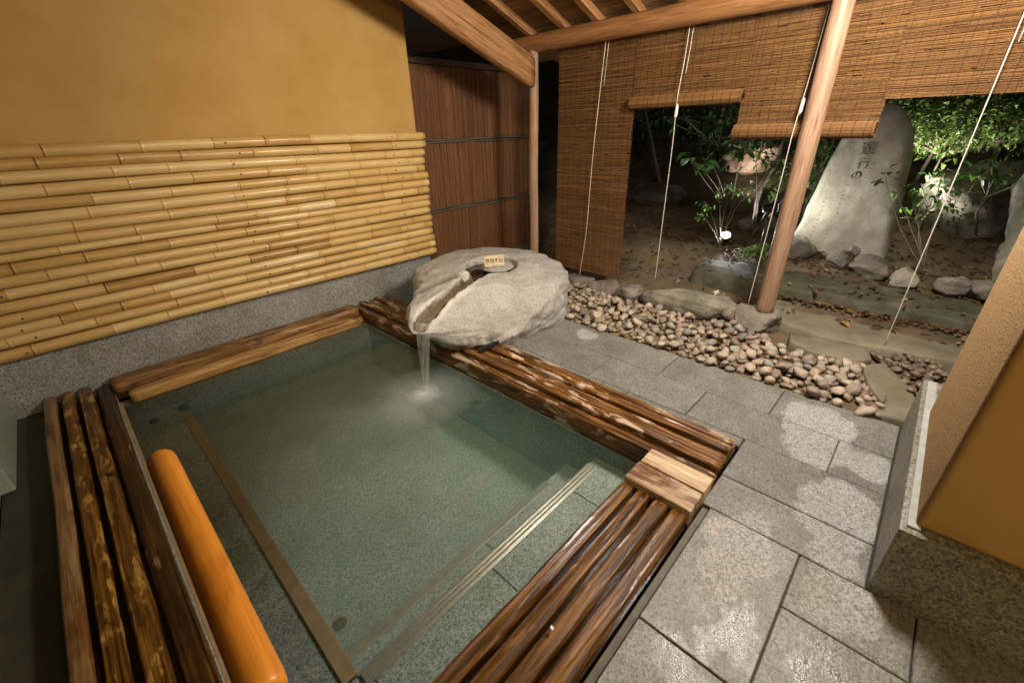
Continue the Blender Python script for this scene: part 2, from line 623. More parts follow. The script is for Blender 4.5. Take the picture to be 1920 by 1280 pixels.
MAT['cedar_y'] = wood('peeled_cedar_beam', 1, [(0.25, (0.20, 0.085, 0.03)), (0.55, (0.32, 0.145, 0.052)), (0.8, (0.40, 0.21, 0.09))], rrange=(0.4, 0.65), stretch=9, bstr=0.25, rand=0.15)
MAT['cedar_x'] = wood('rafter_cedar', 0, [(0.28, (0.10, 0.042, 0.014)), (0.42, (0.27, 0.13, 0.05)), (0.6, (0.37, 0.19, 0.078)), (0.8, (0.46, 0.27, 0.125))], rrange=(0.45, 0.7), stretch=14, bstr=0.8, rand=0.25, rot=(0, math.atan(0.36), 0))
MAT['cedar_z'] = wood('peeled_cedar_post', 2, [(0.25, (0.25, 0.145, 0.085)), (0.55, (0.345, 0.215, 0.135)), (0.8, (0.42, 0.285, 0.19))], rrange=(0.35, 0.55), stretch=9, bstr=0.25, rand=0.15)
MAT['board'] = wood('roof_board', 1, [(0.3, (0.13, 0.07, 0.028)), (0.6, (0.27, 0.16, 0.06)), (0.8, (0.36, 0.23, 0.10))], rrange=(0.6, 0.8), rand=0.5)
MAT['rail'] = wood('varnished_handrail', 1, [(0.25, (0.46, 0.155, 0.012)), (0.55, (0.60, 0.225, 0.022)), (0.8, (0.68, 0.29, 0.04))], rrange=(0.36, 0.55), stretch=14, ns=1.6, bstr=0.03, coat=0.08, rand=0, fine=0.38, patch=(1.1, 0.60, (0.40, 0.13, 0.012)))
MAT['bark'] = tone_mat('cedar_bark', [(0.0, (0.04, 0.016, 0.009)), (0.4, (0.115, 0.044, 0.014)), (0.75, (0.205, 0.085, 0.028)), (1.0, (0.30, 0.145, 0.058))], nscale=26, stretch=(4, 4, 0.3), amount=1.0, rough=0.75, bstr=0.5)
MAT['dark_wood'] = wood('dark_fence_wood', 0, [(0.3, (0.045, 0.026, 0.014)), (0.7, (0.12, 0.075, 0.04))], rrange=(0.6, 0.8))
MAT['old_bamboo'] = wood('grey_bamboo', 0, [(0.3, (0.06, 0.048, 0.03)), (0.7, (0.17, 0.14, 0.09))], rrange=(0.5, 0.7))
MAT['reed'] = tone_mat('reed', [(0.0, (0.016, 0.007, 0.003)), (0.3, (0.10, 0.043, 0.012)), (0.6, (0.215, 0.100, 0.028)), (1.0, (0.34, 0.18, 0.062))], nscale=6, stretch=(1, 14, 30), amount=0.75, rough=0.7, bstr=0, trans=0.10)
MAT['thread'] = plain('dark_thread', (0.030, 0.014, 0.008), 0.9)
MAT['rope'] = plain('cotton_cord', (0.62, 0.56, 0.46), 0.85)
MAT['toggle'] = plain('cord_pull', (0.62, 0.60, 0.50), 0.45)
MAT['boulder'] = None
MAT['pebble'] = proc('river_pebble', [(0.3, (0.24, 0.18, 0.125)), (0.5, (0.35, 0.275, 0.20)), (0.75, (0.45, 0.37, 0.28))], nscale=16, detail=7, rough=0.65, bscale=90, bstr=0.25, bdist=0.003, rand=0.75, spec=0.4)
def mix_by_object(m, col, lo=0.35, hi=0.9):
    nt = m.node_tree
    b = nt.nodes.get('Principled BSDF')
    src = b.inputs['Base Color'].links[0].from_socket
    oi = nd(nt, 'ShaderNodeObjectInfo')
    fr = math_n(nt, 'FRACT', math_n(nt, 'MULTIPLY', oi.outputs['Random'], 17.31))
    k = ramp(nt, fr, [(lo, 0.0), (hi, 0.85)])
    nt.links.new(mix(nt, k, src, mix(nt, 1.0, src, col, 'MULTIPLY')), b.inputs['Base Color'])


mix_by_object(MAT['pebble'], (0.72, 0.86, 1.02))
MAT['pebble_small'] = proc('wet_pebble', [(0.3, (0.09, 0.06, 0.04)), (0.5, (0.19, 0.14, 0.095)), (0.75, (0.30, 0.23, 0.16))], nscale=22, detail=6, rough=0.5, bscale=90, bstr=0.25, bdist=0.003, rand=0.7)
MAT['rock_grey'] = proc('grey_garden_rock', [(0.25, (0.075, 0.065, 0.052)), (0.5, (0.19, 0.165, 0.135)), (0.75, (0.31, 0.28, 0.23))], nscale=5, detail=9, rough=0.8, bscale=28, bstr=0.7, bdist=0.012, rand=0.3, spots=(3.0, 0.56, 0.70, (0.10, 0.11, 0.055)))
MAT['rock_pink'] = proc('pinkish_rock', [(0.25, (0.24, 0.15, 0.11)), (0.5, (0.42, 0.29, 0.22)), (0.75, (0.56, 0.42, 0.33))], nscale=4, detail=9, rough=0.8, bscale=18, bstr=0.8, bdist=0.015, rand=0.1)
MAT['slab'] = proc('flat_garden_slab', [(0.25, (0.115, 0.10, 0.065)), (0.5, (0.20, 0.175, 0.12)), (0.75, (0.27, 0.24, 0.17))], nscale=4, detail=9, rough=0.8, bscale=45, bstr=0.35, bdist=0.006, rand=0.2, spots=(1.8, 0.54, 0.75, (0.13, 0.125, 0.055)))
MAT['slab_moss'] = proc('mossy_slab', [(0.25, (0.04, 0.037, 0.024)), (0.5, (0.098, 0.092, 0.058)), (0.75, (0.18, 0.172, 0.12))], nscale=6, detail=9, rough=0.85, bscale=45, bstr=0.5, bdist=0.008, rand=0.1, spots=(3, 0.55, 0.72, (0.06, 0.075, 0.025)))
MAT['stele'] = proc('stele_stone', [(0.25, (0.20, 0.18, 0.14)), (0.5, (0.31, 0.285, 0.23)), (0.75, (0.41, 0.385, 0.32))], nscale=5, detail=10, rough=0.85, bscale=30, bstr=0.6, bdist=0.008, rand=0, spots=(2.2, 0.55, 0.78, (0.27, 0.20, 0.12)))
MAT['ink'] = plain('engraved_stroke', (0.16, 0.148, 0.118), 0.9)  # dark tone paints the shade inside the carving; the strokes stand proud
MAT['soil'] = proc('garden_soil', [(0.25, (0.065, 0.044, 0.024)), (0.5, (0.15, 0.107, 0.060)), (0.75, (0.24, 0.185, 0.11))], nscale=2.2, detail=10, rough=0.95, bscale=24, bstr=0.9, bdist=0.02, rand=0, spots=(1.2, 0.55, 0.75, (0.045, 0.05, 0.02)))
MAT['litter'] = tone_mat('leaf_litter', [(0.0, (0.045, 0.022, 0.010)), (0.5, (0.14, 0.070, 0.028)), (0.8, (0.27, 0.155, 0.05)), (1.0, (0.42, 0.30, 0.10))], nscale=20, amount=0.3, rough=0.8, bstr=0.1)
MAT['leaf'] = tone_mat('green_leaf', [(0.0, (0.018, 0.045, 0.010)), (0.5, (0.048, 0.115, 0.020)), (0.85, (0.095, 0.19, 0.035)), (1.0, (0.18, 0.25, 0.06))], nscale=14, amount=0.25, rough=0.38, bstr=0.1, trans=0.3)
MAT['leaf_pale'] = tone_mat('pale_leaf', [(0.0, (0.05, 0.11, 0.022)), (0.5, (0.11, 0.19, 0.04)), (0.85, (0.19, 0.27, 0.07)), (1.0, (0.33, 0.37, 0.13))], nscale=14, amount=0.25, rough=0.4, bstr=0.1, trans=0.3)
MAT['twig'] = proc('twig_bark', [(0.3, (0.09, 0.065, 0.045)), (0.7, (0.24, 0.19, 0.14))], nscale=30, rough=0.8, rand=0.2)
MAT['metal_dark'] = plain('dark_fixture_metal', (0.06, 0.06, 0.062), 0.4, 0.6)
MAT['lens'] = plain('lit_lens', (0.8, 0.85, 1.0), 0.3, 0, ((0.80, 0.90, 1.0), 5.0))
MAT['rubber'] = plain('black_rubber', (0.012, 0.012, 0.013), 0.45)
MAT['steel'] = plain('ribbed_steel', (0.62, 0.60, 0.54), 0.28, 0.75)
MAT['nosing'] = plain('wood_nosing', (0.34, 0.23, 0.12), 0.5)
MAT['ledge'] = plain('white_mortar_ledge', (0.32, 0.32, 0.29), 0.8)  # pale tone paints the light caught by the plinth top
MAT['petal'] = plain('white_petal', (0.8, 0.8, 0.76), 0.6)
MAT['nail'] = plain('nail_head', (0.03, 0.018, 0.012), 0.5, 0.3)
MAT['card'] = plain('pale_wood_card', (0.66, 0.53, 0.34), 0.7)
MAT['card_ink'] = plain('card_lettering', (0.05, 0.038, 0.03), 0.8)
MAT['frame_pale'] = plain('pale_door_frame', (0.36, 0.40, 0.33), 0.4, 0.2)
MAT['glass_dark'] = plain('dark_glass', (0.012, 0.016, 0.010), 0.08)
MAT['gutter'] = proc('gutter_board', [(0.3, (0.05, 0.045, 0.03)), (0.7, (0.13, 0.12, 0.075))], nscale=9, rough=0.6, rand=0)
MAT['damp'] = proc('damp_floor', [(0.3, (0.025, 0.024, 0.014)), (0.7, (0.06, 0.056, 0.034))], nscale=5, rough=0.6, rand=0)


def boulder_mat():
    m, nt, b = newmat('boulder_granite')
    v = pos(nt)
    f = noise_n(nt, v, 3.5, 10, 0.66)
    c = ramp(nt, f, [(0.25, (0.29, 0.27, 0.24)), (0.5, (0.43, 0.415, 0.385)), (0.75, (0.55, 0.54, 0.515))])
    vo = nd(nt, 'ShaderNodeTexVoronoi', feature='F1')
    setin(vo, Scale=150.0)
    nt.links.new(v, vo.inputs['Vector'])
    sep = nd(nt, 'ShaderNodeSeparateColor')
    nt.links.new(vo.outputs['Color'], sep.inputs[0])
    c = mix(nt, 0.55, c, ramp(nt, sep.outputs[0], [(0.0, 0.35), (0.2, 0.8), (1.0, 1.2)]), 'MULTIPLY')
    a = nd(nt, 'ShaderNodeAttribute', attribute_name='wet').outputs['Fac']
    c = mix(nt, math_n(nt, 'MULTIPLY', a, 1.0, True), c, mix(nt, f, (0.055, 0.042, 0.026), (0.22, 0.155, 0.085)))
    cr = nd(nt, 'ShaderNodeAttribute', attribute_name='crust').outputs['Fac']
    cm = math_n(nt, 'MULTIPLY', cr, ramp(nt, noise_n(nt, v, 16, 6), [(0.34, 0.0), (0.52, 0.95)]), True)
    c = mix(nt, cm, c, (0.66, 0.64, 0.59))
    mo = nd(nt, 'ShaderNodeAttribute', attribute_name='moss').outputs['Fac']
    mm = math_n(nt, 'MULTIPLY', mo, ramp(nt, noise_n(nt, v, 12, 6), [(0.36, 0.1), (0.6, 1.0)]), True)
    c = mix(nt, mm, c, (0.055, 0.05, 0.014))
    nt.links.new(c, b.inputs['Base Color'])
    rg = ramp(nt, a, [(0.2, 0.72), (0.9, 0.18)])
    nt.links.new(rg, b.inputs['Roughness'])
    h = math_n(nt, 'ADD', noise_n(nt, v, 22, 8, 0.7), math_n(nt, 'MULTIPLY', noise_n(nt, v, 130, 4), 0.35))
    bump(nt, b, h, 0.9, 0.022)
    return m


MAT['boulder'] = boulder_mat()


def water_mats():
    m, nt, b = newmat('bath_water')
    nt.nodes.remove(b)
    out = nt.nodes.get('Material Output')
    g = nd(nt, 'ShaderNodeNewGeometry').outputs['Position']
    tr = nd(nt, 'ShaderNodeBsdfTransparent')
    tr.inputs[0].default_value = (0.93, 0.97, 0.94, 1)
    gl = nd(nt, 'ShaderNodeBsdfGlossy')
    gl.inputs['Roughness'].default_value = 0.06
    fr = nd(nt, 'ShaderNodeFresnel')
    fr.inputs['IOR'].default_value = 1.33
    bp = nd(nt, 'ShaderNodeBump')
    setin(bp, Strength=0.22, Distance=0.012)
    wsub = nd(nt, 'ShaderNodeVectorMath', operation='SUBTRACT')
    nt.links.new(g, wsub.inputs[0])
    wsub.inputs[1].default_value = (1.20, 1.945, -0.05)
    wl_ = nd(nt, 'ShaderNodeVectorMath', operation='LENGTH')
    nt.links.new(wsub.outputs[0], wl_.inputs[0])
    ph = math_n(nt, 'ADD', math_n(nt, 'MULTIPLY', wl_.outputs['Value'], 52.0), math_n(nt, 'MULTIPLY', noise_n(nt, g, 5.0, 3), 9.0))
    rg = math_n(nt, 'MULTIPLY', math_n(nt, 'SINE', ph), ramp(nt, wl_.outputs['Value'], [(0.05, 0.5), (0.5, 0.16), (1.4, 0.03)]))
    nz = math_n(nt, 'ADD', noise_n(nt, g, 7.0, 4, 0.55, 0.8), rg)
    nt.links.new(nz, bp.inputs['Height'])
    nt.links.new(bp.outputs[0], gl.inputs['Normal'])
    nt.links.new(bp.outputs[0], fr.inputs['Normal'])
    mx = nd(nt, 'ShaderNodeMixShader')
    nt.links.new(fr.outputs[0], mx.inputs[0])
    nt.links.new(tr.outputs[0], mx.inputs[1])
    nt.links.new(gl.outputs[0], mx.inputs[2])
    # froth where the stream falls in
    s = nd(nt, 'ShaderNodeVectorMath', operation='SUBTRACT')
    nt.links.new(g, s.inputs[0])
    s.inputs[1].default_value = (1.20, 1.945, -0.05)
    ln = nd(nt, 'ShaderNodeVectorMath', operation='LENGTH')
    nt.links.new(s.outputs[0], ln.inputs[0])
    d = math_n(nt, 'ADD', ln.outputs['Value'], math_n(nt, 'MULTIPLY', math_n(nt, 'SUBTRACT', noise_n(nt, g, 11, 4), 0.5), 0.10))
    fo = ramp(nt, d, [(0.0, 0.8), (0.035, 0.48), (0.12, 0.18), (0.34, 0.0)])
    df = nd(nt, 'ShaderNodeBsdfDiffuse')
    df.inputs[0].default_value = (0.66, 0.70, 0.70, 1)
    mx2 = nd(nt, 'ShaderNodeMixShader')
    nt.links.new(fo, mx2.inputs[0])
    nt.links.new(mx.outputs[0], mx2.inputs[1])
    nt.links.new(df.outputs[0], mx2.inputs[2])
    nt.links.new(mx2.outputs[0], out.inputs['Surface'])
    pv = nd(nt, 'ShaderNodeVolumePrincipled')
    pv.inputs['Color'].default_value = (0.42, 0.72, 0.60, 1)
    pv.inputs['Absorption Color'].default_value = (0.36, 0.62, 0.50, 1)
    pv.inputs['Density'].default_value = 0.62
    pv.inputs['Anisotropy'].default_value = 0.2
    nt.links.new(pv.outputs[0], out.inputs['Volume'])

    m2, nt, b = newmat('falling_water')
    out = nt.nodes.get('Material Output')
    tr = nd(nt, 'ShaderNodeBsdfTransparent')
    b.inputs['Base Color'].default_value = (0.85, 0.86, 0.84, 1)
    b.inputs['Roughness'].default_value = 0.08
    b.inputs['Specular IOR Level'].default_value = 0.9
    lw = nd(nt, 'ShaderNodeLayerWeight')
    lw.inputs['Blend'].default_value = 0.35
    mx = nd(nt, 'ShaderNodeMixShader')
    k = ramp(nt, lw.outputs['Facing'], [(0.0, 0.08), (0.6, 0.28), (1.0, 0.8)])
    nt.links.new(k, mx.inputs[0])
    nt.links.new(tr.outputs[0], mx.inputs[1])
    nt.links.new(b.outputs[0], mx.inputs[2])
    nt.links.new(mx.outputs[0], out.inputs['Surface'])
    return m, m2


MAT['water'], MAT['stream'] = water_mats()

# ------------------------------------------------------------------ the floor: granite slabs with open joints
floor = box('floor', (-0.62, -1.45, -0.14), (1.44, 0.300, -0.014), MAT['grout'], bevel=0)
tag(floor, kind='structure')
floor2 = mesh('floor_bed', [(1.44, -0.212, -0.014), (2.60, -0.212, -0.014), (2.60, 2.5, -0.014), (1.905, 2.5, -0.014), (1.905, 0.300, -0.014), (1.44, 0.300, -0.014)],
              [(0, 1, 2, 3, 4, 5)], MAT['grout'], floor)
g = 0.0022
tiles = []
for x0, x1, ys in ((2.28, 2.60, (-0.21, 0.31, 0.945, 1.585, 2.25)), (1.98, 2.28, (-0.21, -0.005, 0.64, 1.27, 1.95)),
                   (1.905, 1.98, (0.34, 0.98, 1.63, 1.98)), (1.66, 1.98, (-0.21, 0.335)), (1.44, 1.66, (-0.21, 0.335))):
    for a, c in zip(ys[:-1], ys[1:]):
        tiles.append((x0, x1, a, c))
for y0, y1, xs in ((-0.02, 0.300, (1.44, 0.85, 0.25, -0.35)), (-0.34, -0.02, (1.44, 1.19, 0.59, 0.0, -0.6)), (-0.66, -0.34, (1.44, 0.9, 0.3, -0.3)),
                   (-1.0, -0.66, (1.44, 1.19, 0.59, 0.0, -0.6))):
    for a, c in zip(xs[1:], xs[:-1]):
        tiles.append((a, c, y0, y1))
for x0, x1, y0, y1 in tiles:
    box('tile', (x0 + g, y0 + g, -0.034), (x1 - g, y1 - g, rng.uniform(-0.0012, 0.0012)), MAT['floor'], floor, bevel=0.003, seg=1)
# gutter board and damp strip beside the tub
box('gutter_board', (-0.5, 0.302, -0.10), (1.435, 0.326, -0.012), MAT['gutter'], floor, bevel=0.002)
box('side_strip', (-0.60, 0.34, -0.14), (-0.437, 3.52, -0.03), MAT['damp'], floor, bevel=0.002)

# ------------------------------------------------------------------ garden ground
NX, NY = 130, 130
xs = np.concatenate([np.linspace(2.605, 8, 100), np.linspace(8.2, 40, 30)])
ys = np.concatenate([np.linspace(-30, -1.6, 15), np.linspace(-1.5, 6.5, 100), np.linspace(6.8, 30, 15)])


def gh(x, y):
    t = max(0.0, min(1.0, (x - 4.0) / 1.0))
    h = -0.03 + 0.08 * max(0.0, min(1.0, (x - 3.55) / 0.3)) + 0.14 * t * t * (3 - 2 * t)
    if x > 5:
        h += (x - 5) * 0.22 + max(0, x - 6.2) * 0.25
    if x > 16:
        h -= (x - 16) * 0.40
    if x > 3.5:
        h += fbm((x * 0.9, y * 0.9, 2.0), 4) * 0.05 + fbm((x * 4, y * 4, 5.0), 3) * 0.015 * min(1, (x - 3.5) * 2)
    return h


V, Fc = [], []
for x in xs:
    for y in ys:
        V.append((x, y, gh(x, y)))
n = len(ys)
for i in range(len(xs) - 1):
    for j in range(n - 1):
        Fc.append((i * n + j, (i + 1) * n + j, (i + 1) * n + j + 1, i * n + j + 1))
ground = mesh('garden_ground', V, Fc, MAT['soil'], None, True)
tag(ground, kind='structure')

# ------------------------------------------------------------------ plaster wall with granite foot, bamboo panel
wall = thing('plaster_wall', 'smooth ochre plaster wall rising above the bamboo canes', 'wall', (1.0, 3.6, 0))
box('plaster', (-2.2, 3.50, 0.326), (2.452, 3.70, 3.9), MAT['plaster'], wall, bevel=0.006)
box('granite_foot', (-0.60, 3.495, -0.12), (2.452, 3.72, 0.325), MAT['granite'], wall, bevel=0.006)

panel = thing('bamboo_panel', 'panel of horizontal yellow bamboo canes fixed along the plaster wall', 'bamboo panel', (1.0, 3.46, 0.32))
cane_tops = [1.403]
rad = [1.015 * q for q in (0.032, 0.030, 0.031, 0.033, 0.030, 0.033, 0.031, 0.031, 0.023, 0.031, 0.031, 0.030, 0.031, 0.031, 0.030, 0.031, 0.033)]
ztot = sum(2 * r for r in rad)
gap = (1.405 - 0.322 - ztot) / (len(rad) - 1)
z = 1.405
nail_me = None
for i, r in enumerate(rad):
    zc = z - r
    z -= 2 * r + gap
    x, rings, tones = -1.6 + rng.uniform(0, .3), [], []
    xe = 2.478 + rng.uniform(-0.018, 0.02)
    V, A = [], []
    N = 16
    ringx = []
    seg = 0
    nodes = []
    q = x
    while q < xe - 0.06:
        nodes.append(q)
        q += rng.uniform(0.24, 0.46)
    base = rng.uniform(0.5, 0.74)
    xs_, rs_, ts_ = [], [], []
    tone = base
    for k, q in enumerate(nodes):
        nxt = nodes[k + 1] if k + 1 < len(nodes) else xe
        tone = base + rng.uniform(-0.2, 0.2)
        for dx, dr, tt in ((0.0, 0.0005, tone - 0.50), (0.004, 0.0022, tone - 0.10), (0.008, 0.0020, tone + .1), (0.014, -0.0004, tone - .1), (0.03, -0.0002, tone)):
            xs_.append(q + dx); rs_.append(r + dr); ts_.append(tt)
        L = nxt - q
        for f_ in (0.3, 0.6, 0.85):
            xs_.append(q + max(0.035, L * f_)); rs_.append(r + 0.0002); ts_.append(tone + rng.uniform(-.04, .04))
        if k + 1 < len(nodes):
            xs_.append(nxt - 0.006); rs_.append(r + 0.0012); ts_.append(tone - 0.08)
    xs_.append(xe); rs_.append(r * 0.995); ts_.append(tone)
    wav = rng.uniform(0, 6)
    amp = rng.uniform(0.0015, 0.0045)
    tilt = rng.uniform(-0.0022, 0.0022)
    path = [(X, 3.466 - 0.001 + math.sin(X * 1.7 + wav) * 0.002, zc + amp * math.sin(X * 2.1 + wav) + tilt * (X - 1.0)) for X in xs_]
    v, f = tube_data(path, rs_, N)
    att = np.repeat(np.array(ts_), N)
    c = mesh('cane', v, f, MAT['bamboo'], panel, True, {'tone': att})
    for nx in (-0.35, 0.93, 2.18):
        xx = nx + rng.uniform(-0.03, 0.03) + (0.1 if i % 2 else 0) * 0.3
        zz = np.interp(xx, [p[0] for p in path], [p[2] for p in path])
        if nail_me is None:
            vv, ff = tube_data([(0, 0, 0), (0, -0.003, 0)], 0.0055, 8)
            nail_me = bpy.data.meshes.new('nail')
            nail_me.from_pydata(vv, [], ff)
            nail_me.materials.append(MAT['nail'])
        o = link(bpy.data.objects.new('nail', nail_me))
        o.parent = c
        o.location = Vector((xx, 3.466 - r - 0.0005, zz)) - wloc(c)

# ------------------------------------------------------------------ pillar at the right, on its granite plinth
pil = thing('pillar_wall', 'ochre plaster pillar standing on a speckled granite plinth', 'pillar', (1.9, -0.8, 0))
box('plinth', (1.455, -2.2, -0.13), (2.60, -0.214, 0.278), MAT['plinth'], pil, bevel=0.006)


box('white_ledge', (1.480, -0.262, 0.2775), (2.59, -0.229, 0.286), MAT['ledge'], pil, bevel=0.004)  # thin added strip, a painted highlight along the plinth top


def pillar_mesh():
    bm = bmesh.new()
    x0, x1, y0, y1, z0, z1 = 1.492, 2.262, -2.2, -0.245, 0.2785, 3.3
    vs = [bm.verts.new(p) for p in ((x0, y0, z0), (x1, y0, z0), (x1, y1, z0), (x0, y1, z0), (x0, y0, z1), (x1, y0, z1), (x1, y1, z1), (x0, y1, z1))]
    for f in ((0, 3, 2, 1), (4, 5, 6, 7), (0, 1, 5, 4), (2, 3, 7, 6), (0, 4, 7, 3), (1, 2, 6, 5)):
        bm.faces.new([vs[i] for i in f])
    bmesh.ops.bevel(bm, geom=bm.edges[:], offset=0.022, segments=4, affect='EDGES', profile=0.5)
    return bm


o = from_bm('plaster', pillar_mesh(), MAT['plaster_rough'], pil, True)
o.data.materials.append(MAT['plaster'])
for p in o.data.polygons:
    if p.normal.x < -0.7:
        p.material_index = 1

# ------------------------------------------------------------------ sliding door at the left edge
door = thing('sliding_door', 'pale green door stile and dark glass at the left edge', 'door', (-0.62, 2.6, 0))
box('stile', (-0.66, 2.69, -0.03), (-0.552, 3.49, 2.3), MAT['frame_pale'], door, bevel=0.008)
box('glass', (-0.665, 0.2, 0.012), (-0.64, 2.685, 2.3), MAT['glass_dark'], door, bevel=0.002)
box('track', (-0.615, 0.2, -0.029), (-0.603, 2.685, 0.006), MAT['frame_pale'], door, bevel=0.002)
box('sill', (-0.70, 0.2, -0.03), (-0.617, 2.685, 0.010), MAT['metal_dark'], door, bevel=0.002)

# ------------------------------------------------------------------ the tub
tub = thing('bath_tub', 'sunken granite bath with a rim of weathered logs and planks', 'bath', (0.7, 1.95, -0.5))


def log(name, a, b, w, h, ztop, mat, parent, seed, axis, wob=0.006, flat=0.35, rough=0.05, tilt=0.0, n=40, sq=0.62, groove=0.0):
    """half-round timber from a to b (along x or y), width w, flattened worn top"""
    rr = random.Random(seed)
    L = abs(b - a)
    m = max(8, int(L / 0.035))
    V, Fc = [], []
    o1, o2 = rr.uniform(0, 50), rr.uniform(0, 50)
    for i in range(m + 1):
        t = i / m
        s = a + (b - a) * t
        e = min(t, 1 - t) * L
        endk = 1.0
        if e < 0.03:
            endk = 0.90 + 0.10 * math.sqrt(max(0.0, e / 0.03))
        dc = noise.noise((s * 1.3 + o1, o2, 0)) * wob
        dz = noise.noise((s * 1.1 + o2, o1, 3)) * wob * 0.6
        for k in range(n):
            A = 2 * math.pi * k / n
            ca, sa = math.cos(A), math.sin(A)
            # superellipse profile
            px_ = math.copysign(abs(ca) ** sq, ca) * w / 2
            pz_ = math.copysign(abs(sa) ** sq, sa) * h / 2
            if pz_ > h * (0.5 - flat * 0.35):
                pz_ = h * (0.5 - flat * 0.35) + (pz_ - h * (0.5 - flat * 0.35)) * 0.45
            rad_ = 1 + rough * fbm((s * 5 + o1, ca * 1.6 + o2, sa * 1.6), 3)
            px_ *= rad_ * endk
            pz_ *= (1 + rough * 0.5 * fbm((s * 9 + o2, ca * 2, sa * 2 + o1), 3)) * endk
            if groove:
                gn = noise.noise((px_ * 95 + o1, s * 0.7, o2)) + 0.6 * noise.noise((px_ * 210 + o2, s * 1.5, o1))
                gv = min(0.0, gn + 0.05)
                pz_ += groove * gv * (1.0 if pz_ > 0 else 0.3)
            c = tilt + dc + px_
            zz = ztop - h / 2 + dz + pz_
            V.append((s, c, zz) if axis == 0 else (c, s, zz))
    for i in range(m):
        for k in range(n):
            k2 = (k + 1) % n
            q = (i * n + k, i * n + k2, (i + 1) * n + k2, (i + 1) * n + k)
            Fc.append(q if axis == 0 else q[::-1])
    Fc.append(tuple(range(n - 1, -1, -1)) if axis == 0 else tuple(range(n)))
    Fc.append(tuple(m * n + k for k in range(n)) if axis == 0 else tuple(m * n + k for k in range(n - 1, -1, -1)))
    return mesh(name, V, Fc, mat, parent, True)


# left rim: four logs running away to the wall
for i in range(4):
    xc = -0.394 + 0.0775 * i
    log('rim_log', 0.36, 3.485 - 0.01 * i, (0.056, 0.058, 0.060, 0.072)[i], (0.11, 0.10, 0.10, 0.09)[i], (0.072, 0.064, 0.066, 0.046)[i],
        MAT[('log_pale', 'log_left', 'log_left', 'log_dark')[i]], tub, 11 + i, 1, tilt=xc, rough=(0.03, 0.12, 0.12, 0.05)[i], wob=0.007, flat=(0.9, 0.3, 0.3, 0.8)[i], groove=(0.004, 0.012, 0.012, 0.012)[i])
box('bearer', (-0.43, 0.35, -0.12), (-0.125, 3.49, -0.045), MAT['dark_wood'], tub, bevel=0.003)
# near rim: four varnished logs
for i in range(4):
    yc = 0.371 + 0.0745 * i
    log('rim_log', -0.10, 1.298 + rng.uniform(-0.012, 0.006), (0.064, 0.058, 0.056, 0.058)[i], 0.11, (0.060, 0.066, 0.062, 0.058)[i], MAT['log_near'], tub, 31 + i, 0, tilt=yc, rough=0.11, wob=0.008, flat=0.8, sq=0.42, groove=0.010)
box('bearer', (-0.12, 0.335, -0.13), (1.30, 0.622, -0.010), MAT['wet_bearer'], tub, bevel=0.003)
# bleached cross blocks at the near right corner
box('corner_block', (1.306, 0.333, -0.06), (1.428, 0.622, 0.060), MAT['plank_stained'], tub, bevel=0.008, jit=0.003)
box('corner_block', (1.431, 0.333, -0.06), (1.535, 0.612, 0.068), MAT['plank_block'], tub, bevel=0.007, jit=0.003)
# right rim: five planks
for i in range(5):
    xc = 1.575 + 0.073 * i
    h = 0.15 if i == 0 else 0.09
    log('rim_plank', 0.340 + 0.004 * i, 3.485, (0.064, 0.056, 0.066, 0.054, 0.062)[i], h, 0.056 + (0.006, 0.016, 0.002, 0.014, -0.004)[i], MAT['plank_right'], tub, 51 + i, 1, tilt=xc, rough=0.11, wob=0.007, flat=0.8, sq=0.45, groove=0.018)
box('bearer', (1.545, 0.350, -0.10), (1.90, 3.48, -0.020), MAT['dark_wood'], tub, bevel=0.003)
# far rim: broad plank against the wall and a bright log in front, a little lower
log('rim_plank', -0.115, 1.535, 0.150, 0.12, 0.085, MAT['plank_far'], tub, 71, 0, tilt=3.412, rough=0.06, wob=0.005, flat=0.9, groove=0.014)
log('rim_log', -0.060, 1.505, 0.092, 0.10, 0.026, MAT['log_bright'], tub, 77, 0, tilt=3.272, rough=0.07, wob=0.005, flat=0.5, groove=0.006)

# basin: walls, bench, steps, floor
BZ = -0.47
G = MAT['tub_granite']
box('basin_floor', (-0.14, 0.60, BZ - 0.06), (1.56, 3.34, BZ), G, tub, bevel=0)
box('basin_wall', (-0.20, 0.60, BZ), (-0.120, 3.36, -0.012), G, tub, bevel=0.003)
box('basin_wall', (1.536, 0.60, BZ), (1.60, 3.36, -0.070), G, tub, bevel=0.003)
box('basin_wall', (-0.12, 3.235, BZ), (1.536, 3.34, -0.064), G, tub, bevel=0.003)
box('basin_wall', (-0.12, 0.585, BZ), (1.536, 0.632, -0.035), G, tub, bevel=0.003)
jn = 0.002
for a, c in ((0.905, 1.72), (1.72, 2.52), (2.52, 3.235)):
    box('bench_slab', (-0.12, a + jn, BZ), (0.168, c - jn, -0.152), G, tub, bevel=0.003)
for a, c in ((-0.12, 0.20), (0.20, 0.72), (0.72, 1.26), (1.26, 1.536)):
    box('step_slab', (a + jn, 0.632, BZ), (c - jn, 0.898, -0.152), G, tub, bevel=0.003)
for a, c in ((0.17, 0.86), (0.86, 1.536)):
    box('step_slab', (a + jn, 0.90, BZ), (c - jn, 1.085, -0.31), G, tub, bevel=0.003)
box('bench_nosing', (0.122, 0.90, -0.151), (0.172, 3.04, -0.140), MAT['nosing'], tub, bevel=0.003)
nosing = box('step_nosing', (0.174, 0.845, -0.151), (1.46, 0.902, -0.143), MAT['steel'], tub, bevel=0.002)
for k in range(3):
    box('rib', (0.175, 0.850 + 0.018 * k, -0.1432), (1.459, 0.860 + 0.018 * k, -0.137), MAT['steel'], nosing, bevel=0.002)
box('step_nosing', (0.18, 1.045, -0.309), (1.34, 1.089, -0.302), MAT['steel'], tub, bevel=0.002)
